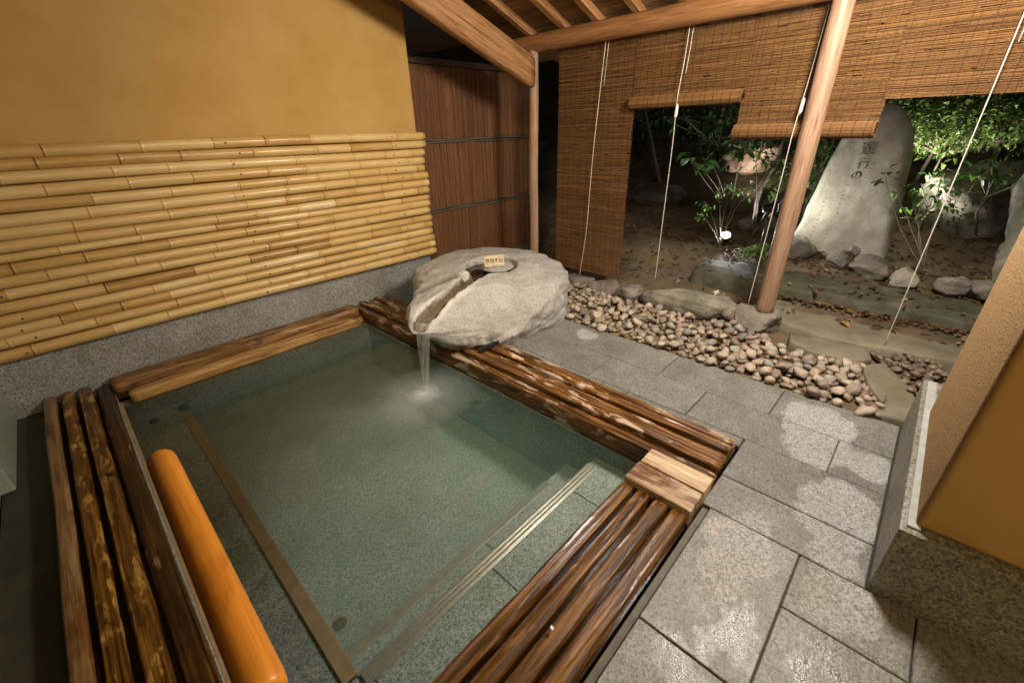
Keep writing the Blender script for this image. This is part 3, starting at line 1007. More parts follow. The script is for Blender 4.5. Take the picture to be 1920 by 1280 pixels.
box('lip_strip', (-0.11, 0.632, -0.052), (1.30, 0.655, -0.034), MAT['steel'], tub, bevel=0.003)
box('lip_strip', (-0.12, 0.66, -0.040), (-0.106, 3.23, -0.020), MAT['nosing'], tub, bevel=0.003)
# drain grate and two dark round stubs
dr = tube('drain', [(0.245, 1.315, BZ - 0.003), (0.245, 1.315, BZ + 0.004)], 0.042, MAT['steel'], tub, n=24, smooth=False)
for k in range(5):
    w = math.sqrt(max(0.0001, 0.030 ** 2 - (0.011 * (k - 2)) ** 2))
    box('slot', (0.245 - w, 1.315 + 0.011 * (k - 2) - 0.003, BZ + 0.0035), (0.245 + w, 1.315 + 0.011 * (k - 2) + 0.003, BZ + 0.0055), MAT['rubber'], dr, bevel=0)
tube('inlet', [(0.150, 3.115, -0.152), (0.150, 3.115, -0.128)], [0.03, 0.024], MAT['rubber'], tub, n=14)
tube('inlet', [(-0.008, 3.09, -0.152), (-0.008, 3.09, -0.135)], [0.026, 0.02], MAT['rubber'], tub, n=14)

# water body, a closed volume
nx_, ny_ = 60, 90
V, Fc = [], []
xa, xb, ya, yb, zt, zb = -0.119, 1.545, 0.626, 3.245, -0.050, BZ - 0.01
wv = bmesh.new()
vs = [wv.verts.new(p) for p in ((xa, ya, zb), (xb, ya, zb), (xb, yb, zb), (xa, yb, zb), (xa, ya, zt), (xb, ya, zt), (xb, yb, zt), (xa, yb, zt))]
for f in ((0, 3, 2, 1), (4, 5, 6, 7), (0, 1, 5, 4), (2, 3, 7, 6), (0, 4, 7, 3), (1, 2, 6, 5)):
    wv.faces.new([vs[i] for i in f])
water = from_bm('water', wv, MAT['water'])
tag(water, 'cloudy green bath water filling the tub', None, None, 'structure')

# ------------------------------------------------------------------ boulder with spout
Cx, Cy = 2.25, 2.48
bulge = [(1.285, 1.985), (1.38, 1.915), (1.52, 1.87), (1.72, 1.83), (1.98, 1.84), (2.3, 1.85), (2.58, 1.90), (2.83, 2.08), (2.98, 2.42), (2.97, 2.82), (2.75, 3.12), (2.4, 3.25), (2.05, 3.17), (1.85, 2.95),
         (1.70, 2.68), (1.56, 2.50), (1.42, 2.37), (1.31, 2.20), (1.265, 2.06)]
basep = [(1.60, 2.22), (1.66, 2.08), (1.78, 1.99), (1.93, 1.945), (2.25, 1.925), (2.55, 1.925), (2.8, 2.12), (2.95, 2.45), (2.93, 2.8), (2.7, 3.1), (2.4, 3.2), (2.1, 3.1), (1.9, 2.9), (1.75, 2.7), (1.62, 2.5), (1.57, 2.36)]
topp = [(1.33, 2.02), (1.44, 1.97), (1.58, 1.95), (1.78, 1.98), (2.05, 2.00), (2.3, 2.00), (2.55, 2.02), (2.74, 2.18), (2.86, 2.45), (2.86, 2.78), (2.67, 3.03), (2.4, 3.13), (2.1, 3.05), (1.93, 2.87),
        (1.78, 2.63), (1.64, 2.46), (1.49, 2.34), (1.38, 2.19), (1.32, 2.08)]


def polar(pts, th):
    a = np.array([math.atan2(p[1] - Cy, p[0] - Cx) for p in pts])
    r = np.array([math.hypot(p[1] - Cy, p[0] - Cx) for p in pts])
    o = np.argsort(a)
    a, r = a[o], r[o]
    a = np.concatenate([a - 2 * np.pi, a, a + 2 * np.pi])
    r = np.concatenate([r, r, r])
    v = np.interp(th, a, r)
    return v


NT = 420
th = np.linspace(-np.pi, np.pi, NT, endpoint=False)


def smooth_c(v, k=5):
    for _ in range(k):
        v = (np.roll(v, 1) + 2 * v + np.roll(v, -1)) / 4
    return v


rB, rM, rT = smooth_c(polar(basep, th)), smooth_c(polar(bulge, th), 2), smooth_c(polar(topp, th), 2)
rings = []
lipa = math.atan2(2.0 - Cy, 1.3 - Cx)
da = np.abs((th - lipa + np.pi) % (2 * np.pi) - np.pi)
zM = 0.20 + 0.135 * np.exp(-(da / 0.50) ** 2)
under = 0.8 + 0.5 * np.exp(-(da / 0.5) ** 2)
for t in np.linspace(0, 1, 22, endpoint=False):
    r = rB + (rM - rB) * (t ** under)
    rings.append((r, -0.01 + (zM + 0.01) * t))
for t in np.linspace(0, 1, 22, endpoint=False):
    r = rM + (rT - rM) * (1 - math.cos(t * math.pi / 2)) ** 1.25
    rings.append((r, zM + (0.400 - zM) * math.sin(t * math.pi / 2) ** 0.85))
NR = 105
for t in np.linspace(0, 1, NR):
    r = rT * (1 - t)
    zt_ = 0.400 + 0.030 * (1 - (1 - min(1, t * 2.2)) ** 2)
    rings.append((np.maximum(r, 0.0), np.full(NT, zt_)))
P = np.zeros((len(rings), NT, 3))
for i, (r, zz) in enumerate(rings):
    P[i, :, 0] = Cx + r * np.cos(th)
    P[i, :, 1] = Cy + r * np.sin(th)
    P[i, :, 2] = zz
P = P.reshape(-1, 3)


def seg_d(p, a, b):
    a, b = np.array(a), np.array(b)
    d = b - a
    t = np.clip(((p - a) @ d) / (d @ d), 0, 1)
    q = a + t[:, None] * d
    return np.hypot(*(p - q).T), t


HC = np.array((2.285, 2.445))
xy = P[:, :2]
topmask = np.clip((P[:, 2] - 0.30) / 0.06, 0, 1)
dh = np.hypot((xy[:, 0] - HC[0]), (xy[:, 1] - HC[1]))
ch = np.full(len(P), 9.0)
chain = [(2.16, 2.40), (1.98, 2.335), (1.74, 2.205), (1.50, 2.095), (1.20, 1.955)]
tt = np.zeros(len(P))
for k, (a, b) in enumerate(zip(chain[:-1], chain[1:])):
    d, t = seg_d(xy, a, b)
    m_ = d < ch
    ch[m_] = d[m_]
    tt[m_] = (k + t[m_]) / (len(chain) - 1)
side, _ = seg_d(xy, (2.02, 2.43), (1.45, 2.50))
side2, _ = seg_d(xy, (1.98, 2.335), (1.72, 2.44))
nzv = np.array([fbm((p[0] * 2.6, p[1] * 2.6, p[2] * 2.6 + 4), 4) for p in P])
nzf = np.array([fbm((p[0] * 11, p[1] * 11, p[2] * 11), 3) for p in P])


def sstep(a, b, x):
    t = np.clip((x - a) / (b - a), 0, 1)
    return t * t * (3 - 2 * t)


rad_dir = np.stack([xy[:, 0] - Cx, xy[:, 1] - Cy], 1)
ln_ = np.maximum(np.hypot(*rad_dir.T), 1e-6)
rad_dir /= ln_[:, None]
sidew = 1 - sstep(0.36, 0.41, P[:, 2])
P[:, :2] += rad_dir * ((nzv * 0.045 + nzf * 0.016) * (0.25 + 0.75 * sidew) * sstep(0.05, 0.3, ln_))[:, None]
P[:, 2] += (nzv * 0.018 + nzf * 0.008) * sstep(0.0, 0.08, P[:, 2])
# broad broken faces
for nn, pp in (((-0.28, -0.85, 0.45), (2.2, 1.97, 0.40)), ((0.55, -0.75, 0.36), (2.80, 2.06, 0.38)), ((-0.75, 0.35, 0.45), (1.56, 2.62, 0.40)), ((-0.2, 0.75, 0.55), (2.3, 3.08, 0.40))):
    nn = np.array(nn) / np.linalg.norm(nn)
    k = (P - np.array(pp)) @ nn + nzv * 0.02 + nzf * 0.012
    P -= nn[None, :] * (np.clip(k, 0, None) * 0.8)[:, None]
# front slope: the top falls away towards the viewer along a crack line
fall = np.clip((2.18 - P[:, 1]) / 0.35, 0, 1) * sstep(1.45, 1.8, P[:, 0])
P[:, 2] -= topmask * fall * 0.02
wch = 0.066 + 0.010 * np.cos(tt * 6) - 0.014 * tt
chan = 1 - sstep(wch * 0.72, wch * 1.15, ch + nzf * 0.006)
hole = 1 - sstep(0.200, 0.222, dh + nzf * 0.006)
sg = (1 - sstep(0.036, 0.055, side + nzf * 0.010)) * (1 - hole)
depth_c = 0.065 + 0.022 * tt
top2 = np.clip((P[:, 2] - 0.26) / 0.06, 0, 1)
P[:, 2] -= np.maximum.reduce([chan * depth_c * top2, hole * 0.085 * topmask, sg * 0.050 * topmask])
wet = np.clip(np.maximum.reduce([1 - sstep(wch * 1.0, wch * 1.22, ch + nzf * 0.012), 1 - sstep(0.205, 0.226, dh), (1 - sstep(0.045, 0.062, side + nzf * 0.012)) * 0.8]), 0, 1) * np.clip(top2 + 0.0, 0, 1)
drip = (1 - sstep(0.07, 0.16, ch)) * sstep(0.93, 0.98, tt) * (1 - topmask)
wet = np.maximum(wet, drip * 0.9)
crust = np.clip(np.maximum((1 - sstep(0.0, 0.05, np.abs(ch - wch * 1.2 - 0.02))) * sstep(1.05, 1.25, ch / wch) * topmask, (1 - sstep(0, 0.03, np.abs(dh - 0.20)))) * topmask, 0, 1)
lowlip = sstep(0.0, 0.35, 2.25 - P[:, 0]) * (1 - sstep(0.14, 0.24, P[:, 2])) * sstep(0.02, 0.05, P[:, 2])
crust = np.maximum(crust, lowlip * 0.5 * (1 - sstep(1.9, 2.1, P[:, 0])))
moss = (1 - sstep(0.08, 0.19, P[:, 2])) * (1 - sstep(1.75, 2.0, P[:, 0])) + 0.5 * (1 - sstep(0.0, 0.035, P[:, 2]))
Fc = []
nr = len(rings)
idx = np.arange(NT)
idx2 = np.roll(idx, -1)
for i in range(nr - 1):
    a = i * NT
    b_ = (i + 1) * NT
    Fc += list(zip((a + idx).tolist(), (a + idx2).tolist(), (b_ + idx2).tolist(), (b_ + idx).tolist()))
bl = thing('spout_boulder', 'big pale boulder with a carved basin and channel pouring into the bath', 'boulder', (Cx, Cy, 0))
mesh('stone', P, Fc, MAT['boulder'], bl, True, {'wet': wet, 'crust': crust, 'moss': np.clip(moss, 0, 1)})
# water standing in the carved basin and channel
V = [(HC[0] + 0.210 * math.cos(a), HC[1] + 0.210 * math.sin(a), 0.388) for a in np.linspace(0, 2 * math.pi, 40, endpoint=False)]


def sheet_mat():
    m, nt, b = newmat('basin_water')
    out = nt.nodes.get('Material Output')
    nt.nodes.remove(b)
    tr = nd(nt, 'ShaderNodeBsdfTransparent')
    tr.inputs[0].default_value = (0.72, 0.72, 0.58, 1)
    gl = nd(nt, 'ShaderNodeBsdfGlossy')
    gl.inputs['Roughness'].default_value = 0.04
    fr = nd(nt, 'ShaderNodeFresnel')
    mx = nd(nt, 'ShaderNodeMixShader')
    nt.links.new(fr.outputs[0], mx.inputs[0])
    nt.links.new(tr.outputs[0], mx.inputs[1])
    nt.links.new(gl.outputs[0], mx.inputs[2])
    nt.links.new(mx.outputs[0], out.inputs['Surface'])
    return m


MAT['sheet'] = sheet_mat()
mesh('basin_water', V, [tuple(range(40))], MAT['sheet'], bl)
# round stone lying in the basin, and the wooden card on it
st = rock('basin_stone', (2.325, 2.405, 0.412), (0.132, 0.132, 0.030), MAT['boulder'], None, seed=21, sub=4, rough=0.12, cuts=2)
tag(st, 'flat round pale stone lying in the carved basin of the boulder', 'stone')
card = thing('sign_card', 'small wooden card with four black characters on the basin stone', 'sign', (2.29, 2.40, 0.430))
cm = bmesh.new()
bmesh.ops.create_cube(cm, size=1)
bmesh.ops.scale(cm, vec=(0.158, 0.011, 0.088), verts=cm.verts)
bmesh.ops.bevel(cm, geom=cm.edges[:], offset=0.0015, segments=1, affect='EDGES')
me = bpy.data.meshes.new('plate')
cm.to_mesh(me)
cm.free()
me.materials.append(MAT['card'])
pl_ = link(bpy.data.objects.new('plate', me))
pl_.parent = card
pl_.location = (-0.01, -0.005, 0.044)
pl_.rotation_euler = (R(-10), R(-3), R(-42))
fc = bpy.data.curves.new('lettering', 'FONT')
fc.body = '飲用不適'
fc.size = 0.036
fc.extrude = 0.0004
fc.offset = 0.0005
fc.align_x = 'CENTER'
fc.align_y = 'CENTER'
fc.materials.append(MAT['card_ink'])
lt = link(bpy.data.objects.new('lettering', fc))
lt.parent = pl_
lt.location = (0, -0.0062, 0)
lt.rotation_euler = (R(90), 0, 0)

def to_mesh_obj(o):
    dg = bpy.context.evaluated_depsgraph_get()
    dg.update()
    me = bpy.data.meshes.new_from_object(o.evaluated_get(dg))
    n = link(bpy.data.objects.new(o.name, me))
    n.parent, n.location, n.rotation_euler = o.parent, o.location, o.rotation_euler
    nm = o.name
    bpy.data.objects.remove(o)
    n.name = nm
    return n


to_mesh_obj(lt)

# falling stream
sm = MB()
for k in range(8):
    u = (k - 3.5) / 3.5
    sx, sy = 1.305 + 0.028 * u, 1.995 - 0.040 * u
    r0 = rng.uniform(0.0026, 0.0050)
    pth, rr_ = [], []
    for t in np.linspace(0, 1, 22):
        w = 1 - 0.72 * t ** 0.8
        fwd = 0.085 * math.sqrt(t) - 0.0
        zz = 0.355 + 0.012 * (1 - t) - (0.415) * t ** 1.35
        x = 1.318 - fwd + 0.030 * u * w + 0.002 * math.sin(t * 14 + k)
        y = 2.008 - fwd * 0.55 - 0.042 * u * w + 0.002 * math.cos(t * 11 + 2 * k)
        pth.append((x, y, zz))
        rr_.append(r0 * (1.15 - 0.4 * t))
    sm.tube(pth, rr_, 8, 0.5)
o = sm.build('water_stream', MAT['stream'], None, True)
tag(o, 'thin stream of hot water falling from the boulder spout', 'water')

# black rubber angle under the boulder
o = box('rubber_strip', (1.655, 1.918, 0.062), (1.925, 1.938, 0.090), MAT['rubber'], None, bevel=0.003)
tag(o, 'black rubber strip on the rim planks below the boulder', 'strip')

# ------------------------------------------------------------------ handrail
hr = thing('handrail', 'thick round orange varnished handrail above the bench', 'handrail', (-0.027, 0.5, 0))
pth = [(-0.027, 1.372, 0.6), (-0.027, 1.370, 0.6), (-0.027, 1.366, 0.6), (-0.027, 1.358, 0.6)] + [(-0.027, y, 0.6) for y in np.linspace(1.34, 0.565, 14)] + [(-0.027, 0.547, 0.6), (-0.027, 0.540, 0.6), (-0.027, 0.537, 0.6)]
rad_ = [0.012, 0.022, 0.028, 0.0325] + [0.034] * 14 + [0.0325, 0.029, 0.022]
tube('rail', pth, rad_, MAT['rail'], hr, n=32)
tube('support_post', [(-0.027, 0.575, 0.568), (-0.027, 0.565, 0.45), (-0.027, 0.55, 0.25), (-0.027, 0.53, 0.05)], 0.016, MAT['steel'], hr, n=14)

# ------------------------------------------------------------------ timber frame
XB = 3.45


def round_timber(name, path, r, mat, label, cat, seed, sub=26):
    a, b = Vector(path[0]), Vector(path[1])
    pts, rr_ = [], []
    for i in range(sub + 1):
        t = i / sub
        p = a.lerp(b, t)
        p += Vector((noise.noise((t * 3 + seed, 0, 0)), noise.noise((t * 3, seed, 4)), 0)) * 0.006
        pts.append(p)
        rr_.append(r[0] + (r[1] - r[0]) * t + 0.002 * noise.noise((t * 9, seed, 8)))
    v, f = tube_data(pts, rr_, 24)
    o = mesh(name, v, f, mat, None, True)
    return tag(o, label, cat)


round_timber('front_post', [(3.44, 0.685, 0.10), (3.44, 0.685, 2.06)], (0.060, 0.057), MAT['cedar_z'], 'round peeled cedar post standing on a stone in the gravel', 'post', 3)
round_timber('back_post', [(3.44, 2.98, -0.03), (3.44, 2.98, 2.05)], (0.046, 0.043), MAT['cedar_z'], 'slender cedar post rising behind the big boulder', 'post', 9)
round_timber('eave_beam', [(3.45, 3.36, 2.078), (3.45, -1.6, 2.085)], (0.070, 0.074), MAT['cedar_y'], 'long round cedar log beam under the rafter ends', 'beam', 14)

# principal rafter from the back post up over the bath
SL = 0.36


def hewn(name, x0, x1, zc0, y, w, h, mat, label, cat, seed):
    m = 40
    V, Fc = [], []
    n = 20
    for i in range(m + 1):
        x = x0 + (x1 - x0) * i / m
        zc = zc0 + (x0 - x) * SL
        for k in range(n):
            A = 2 * math.pi * k / n
            ca, sa = math.cos(A), math.sin(A)
            py_ = math.copysign(abs(ca) ** 0.5, ca) * w / 2
            pz_ = math.copysign(abs(sa) ** 0.5, sa) * h / 2
            crack = math.exp(-((pz_ - 0.012 * math.sin(x * 3) + 0.01) / 0.010) ** 2) * 0.016
            py_ -= math.copysign(crack, py_)
            py_ *= 1 + 0.05 * fbm((x * 2 + seed, ca, sa), 3)
            V.append((x + pz_ * 0.0, y + py_, zc + pz_ * (1 + 0.03 * fbm((x * 2, ca + seed, sa), 2))))
    for i in range(m):
        for k in range(n):
            k2 = (k + 1) % n
            Fc.append((i * n + k, (i + 1) * n + k, (i + 1) * n + k2, i * n + k2))
    Fc.append(tuple(range(n)))
    Fc.append(tuple(m * n + k for k in range(n - 1, -1, -1)))
    o = mesh(name, V, Fc, mat, None, True)
    return tag(o, label, cat)


hewn('principal_rafter', 3.405, 0.2, 1.862, 2.99, 0.13, 0.25, MAT['cedar_x'], 'heavy sloping timber with a long crack meeting the back post', 'beam', 5)

roof = link(bpy.data.objects.new('roof', None))
tag(roof, 'pitched roof of pale rafters under dark boards', None, None, 'structure')
ZR = 2.175
for yr in (3.04, 2.66, 2.33, 1.98, 1.63, 1.28, 0.93, 0.58, 0.23, -0.12, -0.47, -0.82):
    v = []
    x0, x1 = 3.95, -1.2
    w = 0.027
    h = 0.062
    for x, e in ((x0, 0), (x1, 0)):
        zc = ZR + (3.45 - x) * SL
        v += [(x, yr - w, zc - h / 2), (x, yr + w, zc - h / 2), (x, yr + w, zc + h / 2), (x, yr - w, zc + h / 2)]
    mesh('rafter', v, [(0, 1, 2, 3), (7, 6, 5, 4), (0, 4, 5, 1), (1, 5, 6, 2), (2, 6, 7, 3), (3, 7, 4, 0)], MAT['cedar_x'], roof)
xx = 3.98
while xx > -1.2:
    bw = rng.uniform(0.10, 0.15)
    zz0, zz1 = ZR + 0.030 + (3.45 - xx) * SL, ZR + 0.030 + (3.45 - xx + bw) * SL
    e = rng.uniform(0.0, 0.006)
    v = [(xx, -1.6, zz0 + e), (xx - bw + 0.004, -1.6, zz1 + e), (xx - bw + 0.004, 3.75, zz1 + e), (xx, 3.75, zz0 + e)]
    v += [(a, b, c + 0.018) for a, b, c in v]
    mesh('board', v, [(3, 2, 1, 0), (4, 5, 6, 7), (0, 1, 5, 4), (1, 2, 6, 5), (2, 3, 7, 6), (3, 0, 4, 7)], MAT['board'], roof)
    xx -= bw
v = [(4.0, -1.6, ZR + .06 + (3.45 - 4.0) * SL), (-1.3, -1.6, ZR + .06 + (3.45 + 1.3) * SL), (-1.3, 3.75, ZR + .06 + (3.45 + 1.3) * SL), (4.0, 3.75, ZR + .06 + (3.45 - 4.0) * SL)]
v += [(a, b, c + 0.03) for a, b, c in v]
mesh('roof_cover', v, [(3, 2, 1, 0), (4, 5, 6, 7), (0, 1, 5, 4), (1, 2, 6, 5), (2, 3, 7, 6), (3, 0, 4, 7)], MAT['dark_wood'], roof)

# ------------------------------------------------------------------ bark fence
fen = thing('bark_fence', 'reddish brown cedar bark fence with grey bamboo battens', 'fence', (3.4, 3.82, 0))
FY = 3.80
for z0, z1 in ((-0.02, 0.655), (0.655, 1.318), (1.318, 1.965)):
    mb = MB()
    x = 2.30
    while x < 4.36:
        w = rng.uniform(0.003, 0.010)
        y = FY + rng.uniform(0.0, 0.005)
        za, zb_ = z0 + rng.uniform(0, 0.004), z1 - rng.uniform(0, 0.004)
        v = [(x, y, za), (x + w, y + rng.uniform(-.004, .004), za), (x + w, y + rng.uniform(-.004, .004), zb_), (x, y, zb_), (x, y + 0.02, za), (x + w, y + 0.02, za), (x + w, y + 0.02, zb_), (x, y + 0.02, zb_)]
        mb.add(v, [(0, 1, 2, 3), (1, 5, 6, 2), (4, 0, 3, 7), (3, 2, 6, 7)], min(1, max(0, 0.55 + rng.gauss(0, 0.06) + 0.15 * noise.noise((x * 4, z0, 0)))))
        x += w + rng.uniform(-0.001, 0.0012)
    mb.build('bark_panel', MAT['bark'], fen)
box('backing', (2.28, FY + 0.021, -0.02), (4.37, FY + 0.04, 1.97), MAT['dark_wood'], fen, bevel=0)
for zb_ in (0.655, 1.318):
    for dz in (-0.012, 0.012):
        xs_ = np.linspace(2.28, 4.36, 30)
        tube('batten', [(x, FY - 0.011, zb_ + dz + 0.003 * math.sin(x * 5 + dz * 100)) for x in xs_], [0.010 + (0.0015 if i % 6 == 0 else 0) for i in range(30)], MAT['old_bamboo'], fen, n=8)
box('cap', (2.28, FY - 0.03, 1.968), (4.38, FY + 0.05, 2.02), MAT['dark_wood'], fen, bevel=0.004)
box('end_post', (4.375, FY - 0.03, -0.02), (4.44, FY + 0.04, 2.06), MAT['dark_wood'], fen, bevel=0.004)

# ------------------------------------------------------------------ reed blinds
XBL = 3.535


def blind(label, y0, y1, ztop, zbot, roll_r, cord, seed, tonebias=0.0):
    XBL = 3.535 + 0.009 * (seed % 2)
    rr = random.Random(seed)
    b = thing('reed_blind', label, 'blind', (XBL, (y0 + y1) / 2, zbot), 'reed blinds hung from the eave beam')
    mb = MB()
    z = ztop
    while z > zbot:
        n = rr.randint(3, 5)
        cuts = sorted([rr.uniform(0.1, 0.9) for _ in range(n - 1)])
        ts = [0] + cuts + [1]
        tone = 0.50 + tonebias + rr.gauss(0, 0.11)
        dr = 0.0017 + rr.uniform(-0.0004, 0.0005)
        ex = [rr.uniform(-0.004, 0.004), rr.uniform(-0.004, 0.004)]
        for k in range(n):
            t0, t1 = ts[k], ts[k + 1]
            if t1 - t0 < 0.02:
                continue
            if rr.random() < 0.03:
                t1 -= min(0.06, (t1 - t0) * 0.5)
            ya = y0 + ex[0] + (y1 - y0 + ex[1] - ex[0]) * t0
            yb_ = y0 + ex[0] + (y1 - y0 + ex[1] - ex[0]) * t1
            dz = rr.uniform(-0.0012, 0.0012)
            dx = rr.uniform(-0.001, 0.001)
            ym = (ya + yb_) / 2
            mb.tube([(XBL + dx, ya, z + dz), (XBL + dx, ym, z + dz + rr.uniform(-.0012, .0012)), (XBL + dx, yb_, z + dz + rr.uniform(-.0006, .0006))],
                    [dr * rr.uniform(.9, 1.1), dr, dr * rr.uniform(.85, 1.1)], 5, max(0, min(1, tone + rr.gauss(0, 0.09))), cap=False)
        z -= 2 * dr + rr.choice((0.0001, 0.0002, 0.0004, 0.0005, 0.0011))
    o = mb.build('reed_sheet', MAT['reed'], b)
    o['kind'] = 'stuff'
    tb = MB()
    y = y0 - 0.02
    while y > y1:
        for sx in (-0.0036, 0.0036):
            w = 0.0011
            v = [(XBL + sx, y - w, zbot), (XBL + sx, y + w, zbot), (XBL + sx, y + w, ztop), (XBL + sx, y - w, ztop)]
            tb.add(v, [(0, 1, 2, 3)])
        y -= 0.030 if rr.random() < 0.35 else 0.058
    o = tb.build('weaving_threads', MAT['thread'], b)
    o['kind'] = 'stuff'
    zr = zbot - roll_r * 0.4
    if roll_r > 0:
        mb = MB()
        nrod = int(2 * math.pi * roll_r / 0.0052)
        xr = XBL - roll_r * 0.55
        for k in range(nrod):
            A = 2 * math.pi * k / nrod
            rr0 = roll_r * (1 + 0.05 * math.sin(A * 2 + seed))
            tone = 0.55 + tonebias + rr.gauss(0, 0.10)
            x, z_ = xr + rr0 * math.cos(A), zr + rr0 * math.sin(A) * 0.95
            e0, e1 = rr.uniform(-.004, .004), rr.uniform(-.004, .004)
            mb.tube([(x, y0 + e0, z_), (x + rr.uniform(-.001, .001), (y0 + y1) / 2, z_ + rr.uniform(-.001, .001)), (x, y1 + e1, z_)], 0.0031, 5, max(0, min(1, tone)), cap=True)
        for rad2 in (0.65, 0.35):
            mb.tube([(xr, y0, zr), (xr, y1, zr)], roll_r * rad2, 14, 0.2)
        o = mb.build('roll', MAT['reed'], b)
        tb = MB()
        y = y0 - 0.02
        rr2 = random.Random(seed)
        while y > y1:
            ring = [(xr + (roll_r * 1.05 + 0.0045) * math.cos(a), y, zr + (roll_r * 1.03 + 0.0045) * math.sin(a)) for a in np.linspace(0, 2 * math.pi, 17)]
            tb.tube(ring, 0.0013, 4, cap=False)
            y -= 0.030 if rr2.random() < 0.35 else 0.058
        tb.build('roll_threads', MAT['thread'], o)['kind'] = 'stuff'
    if cord:
        pts, pull = cord
        # smooth the cord's run
        P_ = []
        for t in np.linspace(0, 1, 40):
            zz = pts[0][1] + (pts[-1][1] - pts[0][1]) * t
            yy = np.interp(-zz, [-p[1] for p in pts], [p[0] for p in pts])
            P_.append((XBL - 0.040 - (roll_r if roll_r > 0 else 0) * 1.0 * math.exp(-((zz - zr) / 0.16) ** 2), yy, zz))
        Pm = [Vector(p) for p in P_]
        for _ in range(6):
            Pm = [Pm[0]] + [(Pm[i - 1] + Pm[i] * 2 + Pm[i + 1]) / 4 for i in range(1, len(Pm) - 1)] + [Pm[-1]]
        c = tube('cord', Pm, 0.0029, MAT['rope'], b, n=8)
        # the returning length beside it near the top
        tube('cord', [(p.x + 0.012, p.y - 0.022, p.z) for p in Pm[: 7]], 0.0022, MAT['rope'], b, n=6)
        if pull:
            k = min(range(len(Pm)), key=lambda i: abs(Pm[i].z - pull))
            p = Pm[k]
            tube('cord_pull', [(p.x - .004, p.y - .008, p.z + 0.045), (p.x - .004, p.y - .008, p.z + 0.03), (p.x - .004, p.y - .006, p.z - 0.03), (p.x - .004, p.y - .002, p.z - 0.05)],
                 [0.006, 0.011, 0.012, 0.005], MAT['toggle'], c, n=10)
        if pull is None:
            return b
    return b


blind('full-length reed blind reaching down almost to the ground', 2.765, 1.985, 2.03, 0.085, 0, ([(2.27, 2.015), (2.335, 1.2), (2.36, 0.5), (2.42, 0.03)], None), 1, -0.02)
blind('short reed blind with a tight roll, next to the full-length one', 1.998, 1.150, 2.03, 1.585, 0.044, ([(1.585, 2.02), (1.60, 1.2), (1.60, 0.16)], 1.50), 2, 0.02)
blind('reed blind rolled lowest, its roll passing behind the front post', 1.168, 0.372, 2.03, 1.365, 0.046, ([(0.765, 2.02), (0.80, 1.0), (0.82, 0.13)], 1.50), 3, 0.02)
blind('wide reed blind at the upper right corner, over the bright shrub', 0.380, -1.10, 2.03, 1.505, 0, ([(-0.055, 2.02), (-0.05, 1.2), (-0.04, 0.06)], None), 4, 0.0)

# ------------------------------------------------------------------ gravel
gb_poly = [(2.60, 2.02), (2.60, -0.14), (2.72, -0.14), (2.95, -0.03), (3.22, 0.02), (3.12, 0.42), (3.28, 0.62), (3.30, 0.95), (3.25, 1.35), (3.22, 1.68), (3.28, 2.0), (3.42, 2.4), (3.2, 2.45), (2.95, 2.2)]


def inside(p, poly):
    x, y = p
    c = False
    j = len(poly) - 1
    for i in range(len(poly)):
        if (poly[i][1] > y) != (poly[j][1] > y) and x < (poly[j][0] - poly[i][0]) * (y - poly[i][1]) / (poly[j][1] - poly[i][1]) + poly[i][0]:
            c = not c
        j = i
    return c


peb_me = []
for s in range(14):
    bm = bmesh.new()
    bmesh.ops.create_icosphere(bm, subdivisions=2, radius=1.0)
    rr = random.Random(900 + s)
    pls = [(Vector((rr.uniform(-1, 1), rr.uniform(-1, 1), rr.uniform(-1, 1))).normalized(), rr.uniform(0.55, 0.85)) for _ in range(8)]
    for v in bm.verts:
        p = v.co.copy()
        for n_, d_ in pls:
            k = p.dot(n_) - d_
            if k > 0:
                p -= n_ * k * 0.95
        p *= 1 + 0.16 * fbm(p * 1.2 + Vector((s * 5, 0, 0)), 3)
        v.co = p
    me = bpy.data.meshes.new('pebble')
    bm.to_mesh(me)
    bm.free()
    me.materials.append(MAT['pebble'])
    me.polygons.foreach_set('use_smooth', [True] * len(me.polygons))
    peb_me.append(me)
peb_small = []
for me in peb_me[:6]:
    m2 = me.copy()
    m2.materials[0] = MAT['pebble_small']
    peb_small.append(m2)


def pebbles(bed, poly, count, rmin, rmax, mes, z0, seed, layers=True):
    rr = random.Random(seed)
    placed = []
    xs_ = [p[0] for p in poly]
    ys_ = [p[1] for p in poly]
    tries = 0
    sep = 0.86
    while len(placed) < count and tries < 60000:
        tries += 1
        if tries % 8000 == 0:
            sep *= 0.90
        x, y = rr.uniform(min(xs_), max(xs_)), rr.uniform(min(ys_), max(ys_))
        if not inside((x, y), poly):
            continue
        r = rr.uniform(rmin, rmax)
        z = z0
        ok = True
        for (a, b_, c, q) in placed:
            d = math.hypot(a - x, b_ - y)
            if d < (q + r) * sep * 0.62:
                ok = False
                break
            if d < (q + r) * sep:
                z = max(z, c + 0.45 * (q + r) * (1 - d / ((q + r) * sep)) + 0.008)
        if not ok or z > z0 + 0.055:
            continue
        placed.append((x, y, z, r))
    off = wloc(bed)
    for (x, y, z, r) in placed:
        o = link(bpy.data.objects.new('pebble', rr.choice(mes)))
        o.parent = bed
        o.location = Vector((x, y, z + r * 0.5)) - off
        o.scale = (r * rr.uniform(0.9, 1.25), r * rr.uniform(0.75, 1.0), r * rr.uniform(0.55, 0.8))
        o.rotation_euler = (rr.uniform(-.5, .5), rr.uniform(-.5, .5), rr.uniform(0, 6.28))
    return len(placed)


